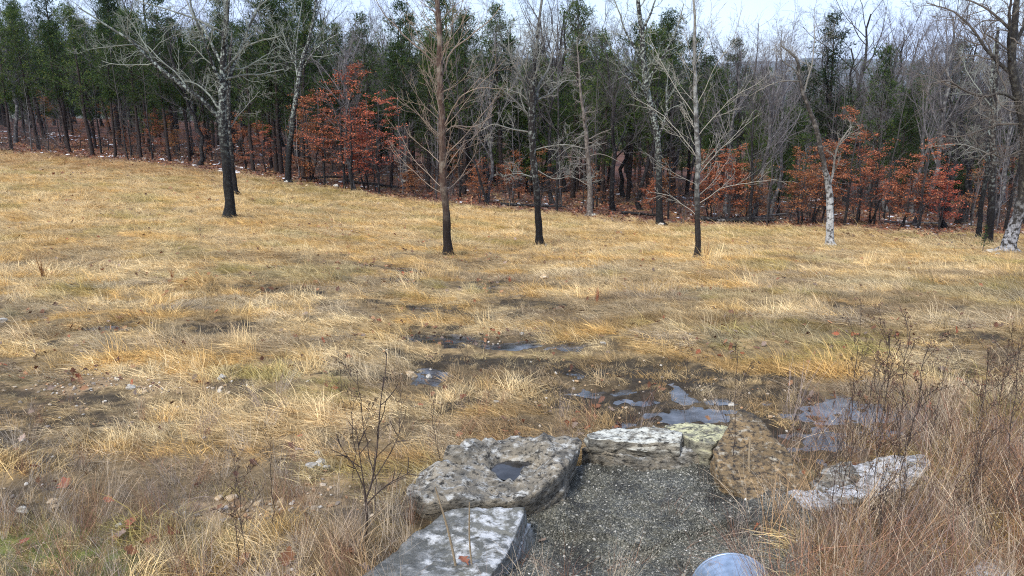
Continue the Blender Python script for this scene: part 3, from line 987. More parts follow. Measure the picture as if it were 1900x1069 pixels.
# --- the trees standing in the field, each drawn from its own trunk and limbs
def field_tree(name, label, base_px, Y, trunk_px, trunk_w, limbs, spec, mat, seed, cat="tree", sides=12, extra=None):
    """trunk_px: picture points up the trunk; limbs: [(points, start width px, depth drift)]"""
    g = np.random.default_rng(seed)
    b = spot(base_px[0], Y)
    t = thing(name, label, cat, b, group="trees standing in the field")
    sc = Y / FPX * 1.03
    pts = [ray(px, py, Y) - b for px, py in trunk_px]
    pts[0] = np.array([0, 0, -0.15])
    rad = [w * sc / 2 * 0.84 for w in trunk_w]
    P, R = resample(np.array(pts), np.array(rad), 40)
    P = wiggle(P, 0.012, g)
    flare = 1 + 0.5 * np.exp(-np.maximum(P[:, 2], 0) / 0.14)
    R = R * flare * (1 + 0.05 * np.sin(P[:, 2] * 7 + seed))
    tb = Tubes()
    tb.add(P, R, sides)
    for k in range(5):                                  # root toes
        a = k * 2 * PI / 5 + g.uniform(0, 1)
        d = np.array([math.cos(a), math.sin(a), 0])
        r0 = R[0] * 0.9
        q = np.array([[0, 0, 0.16], [0, 0, 0.0], [0, 0, -0.10]]) + d[None] * np.array([[r0 * .35], [r0 * 1.0], [r0 * 1.8]])
        tb.add(q, np.array([r0 * .35, r0 * .32, r0 * .12]), 6)
    heavy, thin = [], []
    cr = Tubes()
    D = norm(np.gradient(P, axis=0))
    Lt = np.linalg.norm(np.diff(P, axis=0), axis=1).sum()
    bl = []
    for (lp, w, drift) in limbs:
        q = [ray(px, py, Y) - b + np.array([0, drift * (i / max(1, len(lp) - 1)), 0]) for i, (px, py) in enumerate(lp)]
        br = path_branch(q, np.linspace(w, max(w * 0.25, 1.0), len(q)) * sc / 2 * .68, 14)
        br = (wiggle(br[0], 0.02, g), *br[1:])
        (tb if w > 6 else cr).add(br[0], br[2], 8 if w > 6 else 5)
        bl.append(br)
    link("trunk", tb.mesh("trunk", M[mat]), t)
    if spec.get('limb') and bl:
        twigs(cr, *stack(bl), spec['limb'], g)
    if spec.get('trunk'):
        i0 = int(spec.get('from', 0.3) * 40)
        Pt, Dt, Rt = P[None, i0:], D[None, i0:], R[None, i0:]
        twigs(cr, Pt, Dt, Rt, np.array([Lt]), spec['trunk'], g)
    if extra:
        extra(cr, P, D, R, Lt, g)
    link("crown", cr.mesh("crown", M[mat]), t)
    return t

#            k  t0   t1   a0   a1   lr0  lr1  rr   n sides wander up taper flat
OAK_LIMB = [(7, .18, 1.0, .5, 1.2, .25, .55, .42, 8, 5, .20, .05, .4, 0),
            (6, .15, 1.0, .5, 1.2, .35, .65, .60, 6, 4, .18, .05, .4, 0),
            (5, .2, 1.0, .5, 1.1, .40, .75, .70, 4, 3, .20, .05, .4, 0)]
ASC_TRUNK = [(56, 0, 1.0, .65, 1.2, .14, .36, .13, 12, 4, .09, .085, .60, 0),
             (5, .2, 1.0, .35, .8, .28, .5, .6, 7, 3, .08, .06, .5, 0),
             (3, .2, 1.0, .35, .8, .35, .6, .8, 4, 3, .10, .04, .4, 0)]
field_tree("field_tree", "lichen spotted tree with black foot and one long limb reaching left over the field", (426, 405), 28,
           [(427, 408), (424, 350), (419, 290), (412, 225), (410, 180), (412, 120), (416, 50), (424, -40), (432, -130)],
           [24, 20, 19, 21, 16, 14, 12, 9, 5],
           [([(409, 222), (370, 180), (318, 140), (283, 105), (258, 75), (215, 45), (180, 20)], 13, -1.2),
            ([(411, 205), (372, 170), (340, 155), (305, 150)], 6, 1.5),
            ([(413, 180), (430, 120), (450, 60), (480, -20), (500, -100)], 11, 1.2),
            ([(412, 160), (400, 100), (385, 40), (375, -40)], 10, -1.5),
            ([(414, 148), (450, 140), (480, 138), (520, 128)], 7, 0.5),
            ([(412, 140), (450, 95), (490, 78), (530, 70)], 7, -0.8),
            ([(411, 120), (370, 60), (330, 20), (300, -40)], 8, 1.6),
            ([(414, 90), (440, 40), (455, -30)], 8, -1.8),
            ([(283, 105), (262, 85), (225, 90), (200, 95)], 5, -1.4),
            ([(412, 60), (350, 30), (290, 10), (250, 0)], 6, -0.6)],
           {'limb': OAK_LIMB}, 'bark_lichen', 101)
field_tree("field_tree", "straight brown trunked young tree with tan upswept twigs rising from a puddled hollow", (831, 478), 22,
           [(831, 482), (827, 420), (824, 370), (822, 300), (818, 200), (815, 120), (811, 40), (807, -30), (800, -120)],
           [20, 17, 15, 16, 14, 13, 11, 8, 4],
           [([(815, 125), (780, 90), (745, 60), (715, 25), (695, -20)], 5, -0.8),
            ([(817, 160), (833, 100), (870, 65), (910, 35), (935, 0)], 5, 0.6),
            ([(820, 240), (850, 190), (890, 165), (930, 165)], 4, -1.0),
            ([(822, 250), (840, 235), (880, 235), (915, 215)], 4, 0.4)],
           {'trunk': ASC_TRUNK, 'from': 0.27, 'limb': ASC_TRUNK[1:]}, 'bark_brown', 202)
field_tree("field_tree", "dark trunked tree with short crooked lichen grey branches in the middle of the field", (1002, 457), 26,
           [(1003, 461), (999, 400), (992, 340), (988, 280), (985, 220), (988, 170), (992, 130), (1000, 60), (1010, -40)],
           [18, 14, 14, 14, 16, 11, 9, 6, 4],
           [([(986, 245), (950, 240), (915, 232), (890, 246)], 5, 0.8),
            ([(986, 225), (960, 190), (930, 165), (900, 150), (870, 140)], 6, -1.0),
            ([(988, 205), (1000, 160), (1022, 120), (1035, 60)], 8, 1.0),
            ([(987, 200), (970, 150), (950, 110), (940, 60)], 7, -0.6),
            ([(990, 280), (1020, 270), (1050, 265), (1080, 270)], 4, -1.2),
            ([(992, 330), (960, 325), (930, 335)], 3, 1.0),
            ([(991, 310), (1030, 330), (1060, 325), (1090, 340)], 3, -0.8),
            ([(989, 190), (1020, 175), (1050, 150), (1075, 150)], 6, 1.5)],
           {'limb': OAK_LIMB, 'trunk': [(12, .2, 1, .6, 1.3, .14, .28, .25, 9, 4, .20, .04, .5, 0)] + OAK_LIMB[1:3], 'from': 0.35}, 'bark_dark', 303)
field_tree("field_tree", "slim pale trunked young tree with sparse V shaped branches and black foot", (1294, 478), 22,
           [(1294, 482), (1294, 430), (1292, 370), (1292, 300), (1291, 220), (1290, 140), (1289, 60), (1288, -30), (1287, -120)],
           [14, 12, 11, 11, 10, 8, 6, 4, 2],
           [([(1292, 345), (1250, 320), (1215, 300), (1190, 280)], 2.1, -0.8),
            ([(1292, 330), (1330, 290), (1370, 255), (1420, 215)], 2.6, 0.6),
            ([(1292, 380), (1330, 345), (1370, 335), (1420, 325)], 2.6, -1.0),
            ([(1292, 290), (1260, 240), (1225, 205), (1180, 180)], 2.6, 0.8),
            ([(1291, 260), (1320, 215), (1350, 180), (1400, 150)], 2.6, -0.6),
            ([(1291, 220), (1260, 160), (1235, 110), (1215, 60)], 2.1, 1.0),
            ([(1290, 200), (1320, 130), (1345, 80), (1360, 20)], 2.1, -0.9),
            ([(1290, 150), (1270, 90), (1258, 30)], 2.1, -0.5),
            ([(1290, 120), (1315, 60), (1330, 0)], 2.1, 0.6),
            ([(1292, 400), (1255, 370), (1225, 365)], 2.1, 0.9)],
           {'limb': [(7, .2, 1.0, .35, .8, .28, .5, .6, 8, 3, .08, .06, .5, 0), ASC_TRUNK[2]], 'trunk': [(26, 0, 1.0, .6, 1.1, .10, .24, .13, 10, 4, .09, .07, .5, 0)] + ASC_TRUNK[1:], 'from': .25}, 'bark_pale', 404)
field_tree("field_tree", "forked tree with a white lichened foot and one broken off limb before rust leaves", (1540, 457), 27.5,
           [(1540, 461), (1539, 400), (1537, 350), (1530, 310), (1520, 260), (1506, 215), (1490, 180), (1484, 150), (1478, 110), (1450, 85)],
           [17, 15, 14, 10, 10, 9, 8, 7, 6, 3],
           [([(1537, 350), (1545, 325), (1552, 295), (1562, 270), (1578, 245), (1588, 236)], 8, 0.3),
            ([(1484, 150), (1470, 130), (1440, 108), (1436, 60)], 5, -0.8),
            ([(1486, 150), (1450, 152), (1420, 165), (1400, 180)], 4, 0.6),
            ([(1490, 175), (1510, 120), (1520, 70), (1530, 10)], 5, 0.9)],
           {'limb': [OAK_LIMB[0], OAK_LIMB[1], OAK_LIMB[2]]}, 'bark_white_foot', 505)
field_tree("field_tree", "big leaning oak with a white grey foot and sprawling dark limbs at the edge", (1868, 470), 26,
           [(1868, 474), (1880, 430), (1893, 385), (1900, 330), (1900, 260), (1890, 190), (1878, 130), (1880, 60), (1890, -40)],
           [36, 26, 24, 24, 22, 20, 17, 14, 9],
           [([(1885, 185), (1850, 172), (1810, 178), (1770, 165), (1735, 150), (1700, 155)], 9, -1.0),
            ([(1880, 140), (1850, 100), (1830, 60), (1800, 20), (1750, 0)], 10, 1.0),
            ([(1879, 120), (1860, 60), (1845, 0), (1830, -80)], 10, -1.2),
            ([(1890, 230), (1850, 235), (1800, 255), (1760, 250)], 6, 0.8),
            ([(1895, 280), (1850, 290), (1815, 280), (1780, 300)], 5, -1.0),
            ([(1885, 80), (1920, 30), (1960, -30)], 10, 0.5),
            ([(1880, 60), (1850, 10), (1790, -30)], 8, 1.4),
            ([(1895, 200), (1940, 150), (1980, 120)], 9, 0.5),
            ([(1893, 380), (1915, 350), (1935, 330)], 9, 0.2)],
           {'limb': [(11, .12, 1.0, .5, 1.3, .28, .6, .5, 9, 5, .26, .03, .4, 0), (7, .15, 1.0, .5, 1.2, .35, .65, .60, 6, 4, .2, .05, .4, 0)] + OAK_LIMB[2:]}, 'bark_greyfoot', 606)
field_tree("field_tree", "tall tree with pale spotted trunk standing just before the wood behind the slim pale tree", (1225, 418), 38.5,
           [(1225, 421), (1222, 370), (1221, 310), (1218, 250), (1205, 200), (1195, 150), (1192, 90), (1185, 20), (1180, -60)],
           [17, 14, 13, 13, 13, 12, 11, 9, 5],
           [([(1219, 260), (1235, 210), (1240, 170), (1250, 120)], 8, 1.0),
            ([(1208, 205), (1180, 150), (1140, 110), (1110, 60)], 8, -1.2),
            ([(1196, 160), (1225, 110), (1250, 60), (1262, 10)], 8, -0.8),
            ([(1194, 120), (1165, 60), (1150, 10), (1130, -40)], 7, 1.2),
            ([(1190, 60), (1215, 10), (1240, -50)], 7, 1.0)],
           {'limb': OAK_LIMB, 'trunk': [(10, .3, 1, .6, 1.1, .12, .22, .3, 8, 4, .16, .05, .5, 0)] + OAK_LIMB[1:], 'from': .3}, 'bark_lichen', 707)
field_tree("field_tree", "tan trunked bare tree with many thin drooping twigs at the edge of the wood", (1095, 400), 41,
           [(1095, 403), (1097, 350), (1095, 300), (1090, 250), (1084, 210), (1078, 160), (1073, 110), (1070, 70)],
           [14, 11, 10, 9, 7, 5, 3, 1.5], [([(1095, 290), (1120, 285), (1150, 300)], 3, -1), ([(1094, 280), (1060, 270), (1030, 290)], 3, -1)],
           {'trunk': [(34, 0, 1, .9, 1.5, .10, .20, .3, 7, 4, .14, -.01, .5, 0), (6, .2, 1, .4, 1, .3, .6, .6, 5, 3, .15, 0, .4, 0), (3, .2, 1, .4, 1, .4, .7, .8, 4, 3, .15, 0, .4, 0)], 'from': .22}, 'bark_tan', 808)
field_tree("field_tree", "dark trunk with grey lichen fork above, beside the rust leaved tree at the wood's edge", (535, 338), 48,
           [(535, 341), (537, 290), (543, 230), (548, 190), (553, 150), (562, 110), (575, 70), (585, 20), (590, -40)],
           [14, 12, 11, 10, 9, 8, 7, 5, 3],
           [([(553, 150), (545, 110), (548, 60), (552, 0)], 6, 1), ([(560, 130), (585, 95), (620, 70), (650, 60)], 6, -1), ([(556, 140), (530, 90), (515, 50)], 5, .8), ([(562, 110), (590, 60), (605, 10)], 5, 1)],
           {'limb': OAK_LIMB}, 'bark_lichen', 909)
field_tree("field_tree", "short dark trunk standing close behind the long limbed lichen tree", (438, 362), 38,
           [(438, 365), (434, 330), (430, 290), (426, 240), (425, 180), (428, 110), (430, 60)],
           [13, 10, 9, 9, 8, 6, 3], [([(426, 240), (450, 200), (470, 170)], 4, 1), ([(426, 220), (400, 180), (385, 150)], 4, 1)],
           {'limb': OAK_LIMB}, 'bark_dark', 1010)
field_tree("field_tree", "thin lichen streaked trunk just left of a black trunk near the big leaning oak", (1815, 424), 33,
           [(1815, 427), (1820, 380), (1828, 330), (1832, 280), (1838, 220), (1842, 150), (1846, 80)],
           [11, 9, 9, 8, 7, 6, 3], [([(1830, 300), (1800, 270), (1785, 240)], 4, -1), ([(1836, 240), (1860, 200), (1870, 160)], 4, 1), ([(1838, 200), (1815, 150), (1805, 100)], 4, 1)],
           {'limb': OAK_LIMB}, 'bark_lichen', 1111)
field_tree("field_tree", "stout black trunk with a snow patch at its foot behind the big leaning oak", (1833, 444), 31,
           [(1833, 447), (1836, 400), (1840, 340), (1842, 280), (1845, 200), (1850, 120), (1852, 50)],
           [17, 15, 14, 13, 11, 9, 5], [([(1842, 290), (1800, 270), (1760, 275)], 5, 1), ([(1843, 250), (1870, 200), (1880, 150)], 5, 1), ([(1845, 200), (1820, 150), (1790, 120)], 5, -1)],
           {'limb': OAK_LIMB}, 'bark_dark', 1212)

# --- prototypes for the wood
def proto_bare(h, r, seed, mat, spread=1.0, fine=True, crook=0.03, bole=0.35):
    g = np.random.default_rng(seed)
    n = 14
    z = np.linspace(-0.3, h * 0.8, n)
    P = np.c_[np.cumsum(g.normal(0, crook * h / 10, n)), np.cumsum(g.normal(0, crook * h / 10, n)), z]
    P[:, :2] -= P[1, :2]
    R = r * (1 - np.linspace(0, 1, n) * 0.75)
    R[0] *= 1.5; R[1] *= 1.1
    tb, cr = Tubes(), Tubes()
    tb.add(P, R, 8)
    D = norm(np.gradient(P, axis=0))
    i0 = int(n * bole)
    k = 13
    p, d, l, rr = spawn(P[None, i0:], D[None, i0:], R[None, i0:], np.array([h]), k, 0, 1, .45 * spread, .9 * spread, .26, .44, .5, g, 0.35)
    P1, D1, R1 = grow(p, d, l, rr, np.maximum(rr * 0.3, 0.006), 9, .10, .07, g)
    tb.add(P1, R1, 5)
    spec = [(7, .2, 1, .4, .95, .3, .55, .5, 6, 4, .13, .06, .4, 0), (5, .2, 1, .4, .95, .35, .65, .6, 5, 3, .14, .05, .4, 0)]
    if fine:
        spec.append((4, .2, 1, .35, .9, .4, .8, .75, 3, 3, .12, .05, .4, 0))
    twigs(cr, P1, D1, R1, l, spec, g)
    return [("trunk", tb.mesh("trunk", M[mat])), ("crown", cr.mesh("crown", M[mat]))]
def leaves_mesh(name, C, size, g, mat, updir=None, aspect=0.7, flat=0.6):
    """one bent leaf (two triangles... a folded diamond) per centre"""
    n = len(C)
    a = g.uniform(0, 2 * PI, n)
    nrm = g.normal(0, 1, (n, 3)) * (1 - flat)
    nrm[:, 2] += np.sign(g.uniform(-.2, 1, n)) * flat * 1.5
    nrm = norm(nrm)
    t = np.c_[np.cos(a), np.sin(a), g.normal(0, .35, n)]
    t = norm(t - (t * nrm).sum(-1, keepdims=True) * nrm)
    s = np.cross(nrm, t)
    L = size * g.uniform(.6, 1.4, n)[:, None]
    w = L * aspect * 0.5
    V = np.stack([C - t * L * .5, C + s * w + nrm * w * .35, C + t * L * .5, C - s * w + nrm * w * .35], 1).reshape(-1, 3)
    q = np.arange(n * 4).reshape(n, 4)
    T = np.concatenate([q[:, [0, 1, 2]], q[:, [0, 2, 3]]])
    b = np.repeat(g.uniform(0, 1, n), 4)
    return mk_mesh(name, V, tris=T, mats=[mat], smooth=False, attrs={'b': b})
def proto_cedar(h, r, seed, bole=0.35, width=1.6, lean=0.0, dens=1.0):
    g = np.random.default_rng(seed)
    n = 12
    z = np.linspace(-0.3, h * 0.97, n)
    P = np.c_[np.cumsum(g.normal(0, .035, n)) + lean * z, np.cumsum(g.normal(0, .035, n)), z]
    R = r * (1 - np.linspace(0, 1, n) * 0.93)
    tb = Tubes()
    tb.add(P, R, 7)
    D = norm(np.gradient(P, axis=0))
    # dead lower twigs
    p, d, l, rr = spawn(P[None], D[None], R[None], np.array([h]), 16, .15, bole + .15, 1.1, 1.7, .04, .13, .18, g, 0)
    P0, D0, R0 = grow(p, d, l, np.maximum(rr, .008), np.full(len(l), .005), 5, .12, .0, g)
    tb.add(P0, R0, 3)
    nb = int(74 * dens)
    t = np.sort(g.uniform(bole, 0.99, nb))
    zz = t * h
    base = np.c_[np.interp(zz, P[:, 2], P[:, 0]), np.interp(zz, P[:, 2], P[:, 1]), zz]
    a = g.uniform(0, 2 * PI, nb)
    u = (t - bole) / (1 - bole)
    lobes = 1 + 0.8 * (vnoise2(a * 1.3 + seed, u * 5 + seed, seed) - .5) * 2
    Lb = 1.4 * width * (np.clip(u / .22, .35, 1) * (1 - u) ** 0.75 + 0.08) * lobes * g.uniform(.45, 1.25, nb)
    d = np.c_[np.cos(a), np.sin(a), g.uniform(.1, .6, nb) + .5 * u]
    P1, D1, R1 = grow(base, d, Lb * 1.1, np.full(nb, r * .2) * (1 - .6 * u), np.full(nb, .006), 6, .09, .05, g)
    tb.add(P1, R1, 3)
    # sprays along each branch
    per = int(36 * dens)
    idx = np.repeat(np.arange(nb), per)
    s = g.uniform(.22, 1.08, len(idx))
    f = np.clip(s, 0, 1) * 5
    i = np.minimum(f.astype(int), 4)
    w = (f - i)[:, None]
    c = P1[idx, i] * (1 - w) + P1[idx, i + 1] * w + g.normal(0, 1, (len(idx), 3)) * (0.13 + .20 * (1 - s))[:, None] * np.array([1, 1, .8])
    dirn = norm(D1[idx, i] + g.normal(0, .55, (len(idx), 3)) + np.array([0, 0, .15]))
    # each spray: 4 narrow pointed blades fanning from c
    m = len(c)
    V, B = [], []
    bb = np.clip(g.normal(.42, .22, m) + .25 * (np.clip(s, 0, 1) - .6), 0, 1)
    for k in range(4):
        dd = norm(dirn + g.normal(0, .5, (m, 3)))
        side = norm(np.cross(dd, g.normal(0, 1, (m, 3))))
        L = g.uniform(.10, .26, m)[:, None]
        W = g.uniform(.010, .022, m)[:, None]
        V.append(np.stack([c, c + dd * L * .45 + side * W, c + dd * L, c + dd * L * .5 - side * W], 1))
        B.append(np.repeat(bb[:, None], 4, 1))
    V = np.concatenate(V).reshape(-1, 3)
    q = np.arange(len(V)).reshape(-1, 4)
    me = mk_mesh("crown", V, quads=q, mats=[M['cedar']], smooth=False, attrs={'b': np.concatenate(B).ravel()})
    return [("trunk", tb.mesh("trunk", M['bark_cedar'])), ("crown", me)]
def proto_rust(h, r, seed, mat='rust', dens=1.0, width=.36, bole=.22, multi=1):
    g = np.random.default_rng(seed)
    tb = Tubes()
    C = []
    for k in range(multi):
        n = 10
        z = np.linspace(-.2, h * .92 * (1 if k == 0 else g.uniform(.6, .9)), n)
        P = np.c_[np.cumsum(g.normal(0, .05, n)), np.cumsum(g.normal(0, .05, n)), z]
        if k:
            P[:, 0] += z * g.uniform(-.22, .22); P[:, 1] += z * g.uniform(-.15, .15)
        R = r * (1 - np.linspace(0, 1, n) * .85)
        tb.add(P, R, 6)
        D = norm(np.gradient(P, axis=0))
        p, d, l, rr = spawn(P[None], D[None], R[None], np.array([h * width]), 22, bole, .98, 1.0, 1.5, .6, 1.15, .45, g, .55)
        P1, D1, R1 = grow(p, d, l, np.maximum(rr, .01), np.full(len(l), .005), 6, .10, .02, g)
        tb.add(P1, R1, 3)
        p, d, l2, rr = spawn(P1, D1, R1, l, 5, .25, 1, .5, 1.0, .3, .6, .6, g, .3, .8)
        P2, D2, R2 = grow(p, d, l2, np.maximum(rr, .006), np.full(len(l2), .004), 4, .12, .0, g)
        tb.add(P2, R2, 3)
        per = max(1, int(21 * dens))
        for Q, L in ((P2, l2),):
            keep = g.uniform(0, 1, len(Q)) < .72
            Q = Q[keep]
            idx = np.repeat(np.arange(len(Q)), per)
            f = g.uniform(.1, 1, len(idx)) * 3
            i = np.minimum(f.astype(int), 2)
            w = (f - i)[:, None]
            C.append(Q[idx, i] * (1 - w) + Q[idx, i + 1] * w + g.normal(0, 1, (len(idx), 3)) * np.array([.13, .13, .035]))
    C = np.concatenate(C)
    return [("trunk", tb.mesh("trunk", M['bark_forest'])), ("crown", leaves_mesh("crown", C, .09, g, M[mat], flat=.6))]
def proto_pole(h, r, seed, mat='bark_forest'):
    g = np.random.default_rng(seed)
    n = 10
    z = np.linspace(-.2, h, n)
    P = np.c_[np.cumsum(g.normal(0, .05, n)), np.cumsum(g.normal(0, .05, n)), z]
    R = r * (1 - np.linspace(0, 1, n) * .8)
    tb, cr = Tubes(), Tubes()
    tb.add(P, R, 6)
    D = norm(np.gradient(P, axis=0))
    twigs(cr, P[None], D[None], R[None], np.array([h]), [(20, .25, 1, .7, 1.3, .10, .25, .4, 6, 3, .1, .05, .3, 0), (4, .2, 1, .4, 1, .3, .6, .7, 4, 3, .12, .03, .3, 0)], g)
    return [("trunk", tb.mesh("trunk", M[mat])), ("crown", cr.mesh("crown", M[mat]))]

PROTO = {
    'cedar': [proto_cedar(12, .17, 1, .36, 1.75), proto_cedar(12.5, .19, 2, .30, 1.9, .03), proto_cedar(11, .14, 3, .42, 1.5, -.03), proto_cedar(13, .18, 4, .38, 2.0, .02, 1.1), proto_cedar(10, .15, 5, .24, 1.8)],
    'lowcedar': [proto_cedar(7.5, .11, 6, .14, 1.6), proto_cedar(6, .09, 7, .10, 1.4)],
    'bare': [proto_bare(13, .17, 11, 'bark_forest', 1.0, crook=.10), proto_bare(12, .15, 12, 'bark_grey', .9, crook=.08), proto_bare(14, .19, 13, 'bark_forest', 1.1, crook=.14), proto_bare(13, .16, 14, 'bark_grey', .8, crook=.07)],
    'rust': [proto_rust(6.0, .07, 21), proto_rust(5.0, .06, 22, multi=2), proto_rust(6.8, .08, 23, dens=1.2), proto_rust(4.2, .05, 24, multi=2)],
    'dull': [proto_rust(4.6, .05, 25, 'rustdull', .7), proto_rust(3.8, .045, 26, 'rustdull', .6, multi=2)],
    'pole': [proto_pole(7, .055, 31), proto_pole(5, .04, 32), proto_pole(9, .075, 33), proto_pole(6, .045, 34, 'bark_grey')],
}
KIND = {'cedar': ("cedar_tree", "cedar"), 'lowcedar': ("cedar_tree", "cedar"), 'bare': ("bare_tree", "tree"), 'rust': ("rust_leaved_oak", "oak"), 'dull': ("rust_leaved_oak", "oak"), 'pole': ("sapling", "sapling")}
_fr = random.Random(5)
def plant(kind, loc, scale, label, group, variant=None, lean=0.03, zrot=None, stretch=1.0):
    name, cat = KIND[kind]
    pr = PROTO[kind][_fr.randrange(len(PROTO[kind])) if variant is None else variant]
    t = thing(name, label, cat, loc, (_fr.gauss(0, lean), _fr.gauss(0, lean), _fr.uniform(0, 2 * PI) if zrot is None else zrot), (scale, scale, scale * stretch), group)
    for nm, me in pr:
        link(nm, me, t)
    return t
TAKEN = []
def plant_px(kind, px, Y, height_px_top, label, group=None, **kw):
    """height from the picture row of its top"""
    b = spot(px, Y)
    top = ray(px, height_px_top, Y)
    v = kw.get('variant') or 0
    kw['variant'] = v
    natural = {'cedar': [12, 12.5, 11, 13, 10], 'lowcedar': [7.5, 6], 'bare': [13, 12, 14, 13], 'rust': [6, 5, 6.8, 4.2], 'dull': [4.6, 3.8], 'pole': [7, 5, 9, 6]}[kind][v]
    s = (top[2] - b[2]) / natural
    TAKEN.append((b[0], b[1]))
    return plant(kind, b, s, label, group, **kw)

# trees of the wood's edge that the photograph lets one point to
for args in [
    ('cedar', 22, 61, 35, "bright green cedar at the far left end of the wood", 0), ('cedar', 72, 62, 18, "tall dark cedar second from the left end of the wood", 3),
    ('cedar', 130, 60, 45, "cedar with a leaning bare trunk left of the yellowish cedar", 2), ('cedar', 172, 58, 8, "yellowish green cedar taller than its neighbours at the left", 1),
    ('cedar', 215, 57, 40, "dark cedar with thin trunk just right of the yellowish cedar", 2), ('cedar', 262, 57, 20, "cedar behind the long lichened limb's tip", 3),
    ('cedar', 316, 55, 30, "cedar crossed by the long lichened limb", 0), ('cedar', 352, 56, 60, "narrow dark cedar left of the lichen tree's fork", 2),
    ('cedar', 470, 53, 40, "cedar right of the lichen tree with dead lower twigs", 1), ('cedar', 505, 56, 70, "dim cedar deep between the lichen tree and the forked trunk", 4),
    ('cedar', 725, 50, 80, "slender dark cedar beside the big rust leaved oak", 2), ('cedar', 763, 52, 5, "pointed tall cedar breaking the skyline left of the brown trunk", 0),
    ('cedar', 872, 56, 62, "round topped cedar behind the brown trunked young tree", 4), ('cedar', 925, 54, 68, "broad dark cedar left of the middle dark trunked tree", 3),
    ('cedar', 1062, 52, 0, "tall grey green cedar above the tan trunked tree", 1), ('cedar', 1120, 50, 60, "cedar right of the tan trunked tree", 3),
    ('cedar', 1165, 52, 45, "dark cedar left of the tall spotted trunk", 0), ('cedar', 1250, 50, 20, "tall cedar between the spotted trunk and slim pale tree", 1),
    ('cedar', 1388, 46, 210, "low dense cedar right of the slim pale tree", 4), ('lowcedar', 1440, 45, 200, "bushy low cedar left of the forked tree", 0),
    ('cedar', 1528, 52, 28, "cedar with open feathery top above the forked tree", 0), ('cedar', 1612, 50, 92, "dark pointed cedar behind the rust leaves on the right", 4),
    ('cedar', 1655, 49, 170, "squat dark cedar right of the dark pointed cedar", 4), ('cedar', 1752, 50, 190, "dim cedar behind the twisted dark limb", 2),
    ('cedar', 985, 55, 110, "dim cedar directly behind the middle dark trunked tree", 2), ('cedar', 1318, 52, 130, "grey green cedar deep behind the slim pale tree", 2),
    ('cedar', 1470, 52, 120, "shaded cedar deep behind the forked tree's left limb", 3), ('cedar', 420, 57, 80, "dark cedar right behind the lichen tree's trunk", 4),
    ('cedar', 600, 60, 120, "dim cedar deep behind the big rust leaved oak", 4), ('cedar', 680, 58, 140, "shaded cedar right behind the big rust oak's edge", 0)]:
    plant_px(args[0], args[1], args[2], args[3], args[4], "cedars along the edge of the wood", variant=args[5])
for args in [
    ('rust', 640, 46.5, 118, "biggest rust leaved oak with layered sprays at the wood's edge", 2), ('rust', 602, 48, 150, "rust leaved oak against the left of the biggest one", 0),
    ('rust', 680, 48.5, 190, "ragged rust leaved oak against the right of the biggest one", 1),
    ('rust', 655, 45.5, 100, "topmost airy rust leaved oak over the biggest one", 2), ('rust', 705, 46, 150, "rust leaved oak right of the biggest one reaching toward the brown trunk", 0), ('rust', 575, 49.5, 165, "rust leaved oak against the forked dark trunk", 1),
    ('rust', 1485, 40, 265, "low rust oak farthest left of the forked tree", 1), ('rust', 1590, 39.5, 225, "rust oak just right of the broken off limb", 0), ('rust', 1742, 38.6, 300, "low wide rust oak at the right of the bright layered one", 3),
    ('rust', 1672, 39.4, 285, "low rust oak left of the bright layered one", 1), ('rust', 1385, 41.5, 290, "low rust oak between slim pale trunk and low cedar", 1),
    ('rust', 1565, 38.8, 185, "bright rust oak right behind the forked tree", 2), ('rust', 1510, 41, 250, "low rust oak left behind the forked tree", 3),
    ('rust', 1612, 41.5, 262, "orange rust oak between the two bright right hand oaks", 1), ('rust', 1706, 38.0, 236, "bright rust oak with wide layered sprays right of the forked tree", 0),
    ('rust', 1352, 41, 262, "rust oak right of the slim pale trunk", 3), ('rust', 1316, 43, 270, "paler rust oak just behind the slim pale trunk", 1),
    ('rust', 1212, 43, 330, "low rust bush at the spotted trunk's foot", 3),
    ('rust', 890, 45, 290, "rust leaved sapling right of the brown trunk", 3), ('rust', 950, 46, 275, "rust leaved oak left of the middle dark trunk", 1), ('rust', 1005, 45, 262, "rust leaved oak behind the middle dark trunk", 0),
    ('dull', 285, 58, 205, "dull orange oak in the shade under the left cedars", 0), ('dull', 330, 57, 215, "dull orange oak under the cedar crossed by the limb", 1), ('dull', 382, 56, 222, "dull orange oak left of the lichen tree's dark foot", 0),
    ('rust', 455, 54, 200, "dim rust oak right of the lichen tree's foot", 1), ('rust', 492, 52, 215, "dim rust oak between lichen tree and forked trunk", 0), ('dull', 245, 60, 228, "faint orange oak deep under the yellowish cedar", 1),
    ('dull', 575, 49, 290, "small orange oak sprout low by the forked dark trunk", 1), ('rust', 770, 46, 300, "rust oak left behind the brown trunk's foot", 3), ('dull', 1100, 44, 300, "thin orange oak beside the tan trunk", 0),
    ('dull', 1800, 40, 290, "sparse orange oak near the big leaning oak", 0), ('dull', 150, 63, 215, "faint orange oak behind the left cedar trunks", 0), ('rust', 840, 49, 260, "dark rust oak deep behind the brown trunk", 0)]:
    plant_px(args[0], args[1], args[2], args[3], args[4], "rust leaved oaks along the wood", variant=args[5], lean=.02)
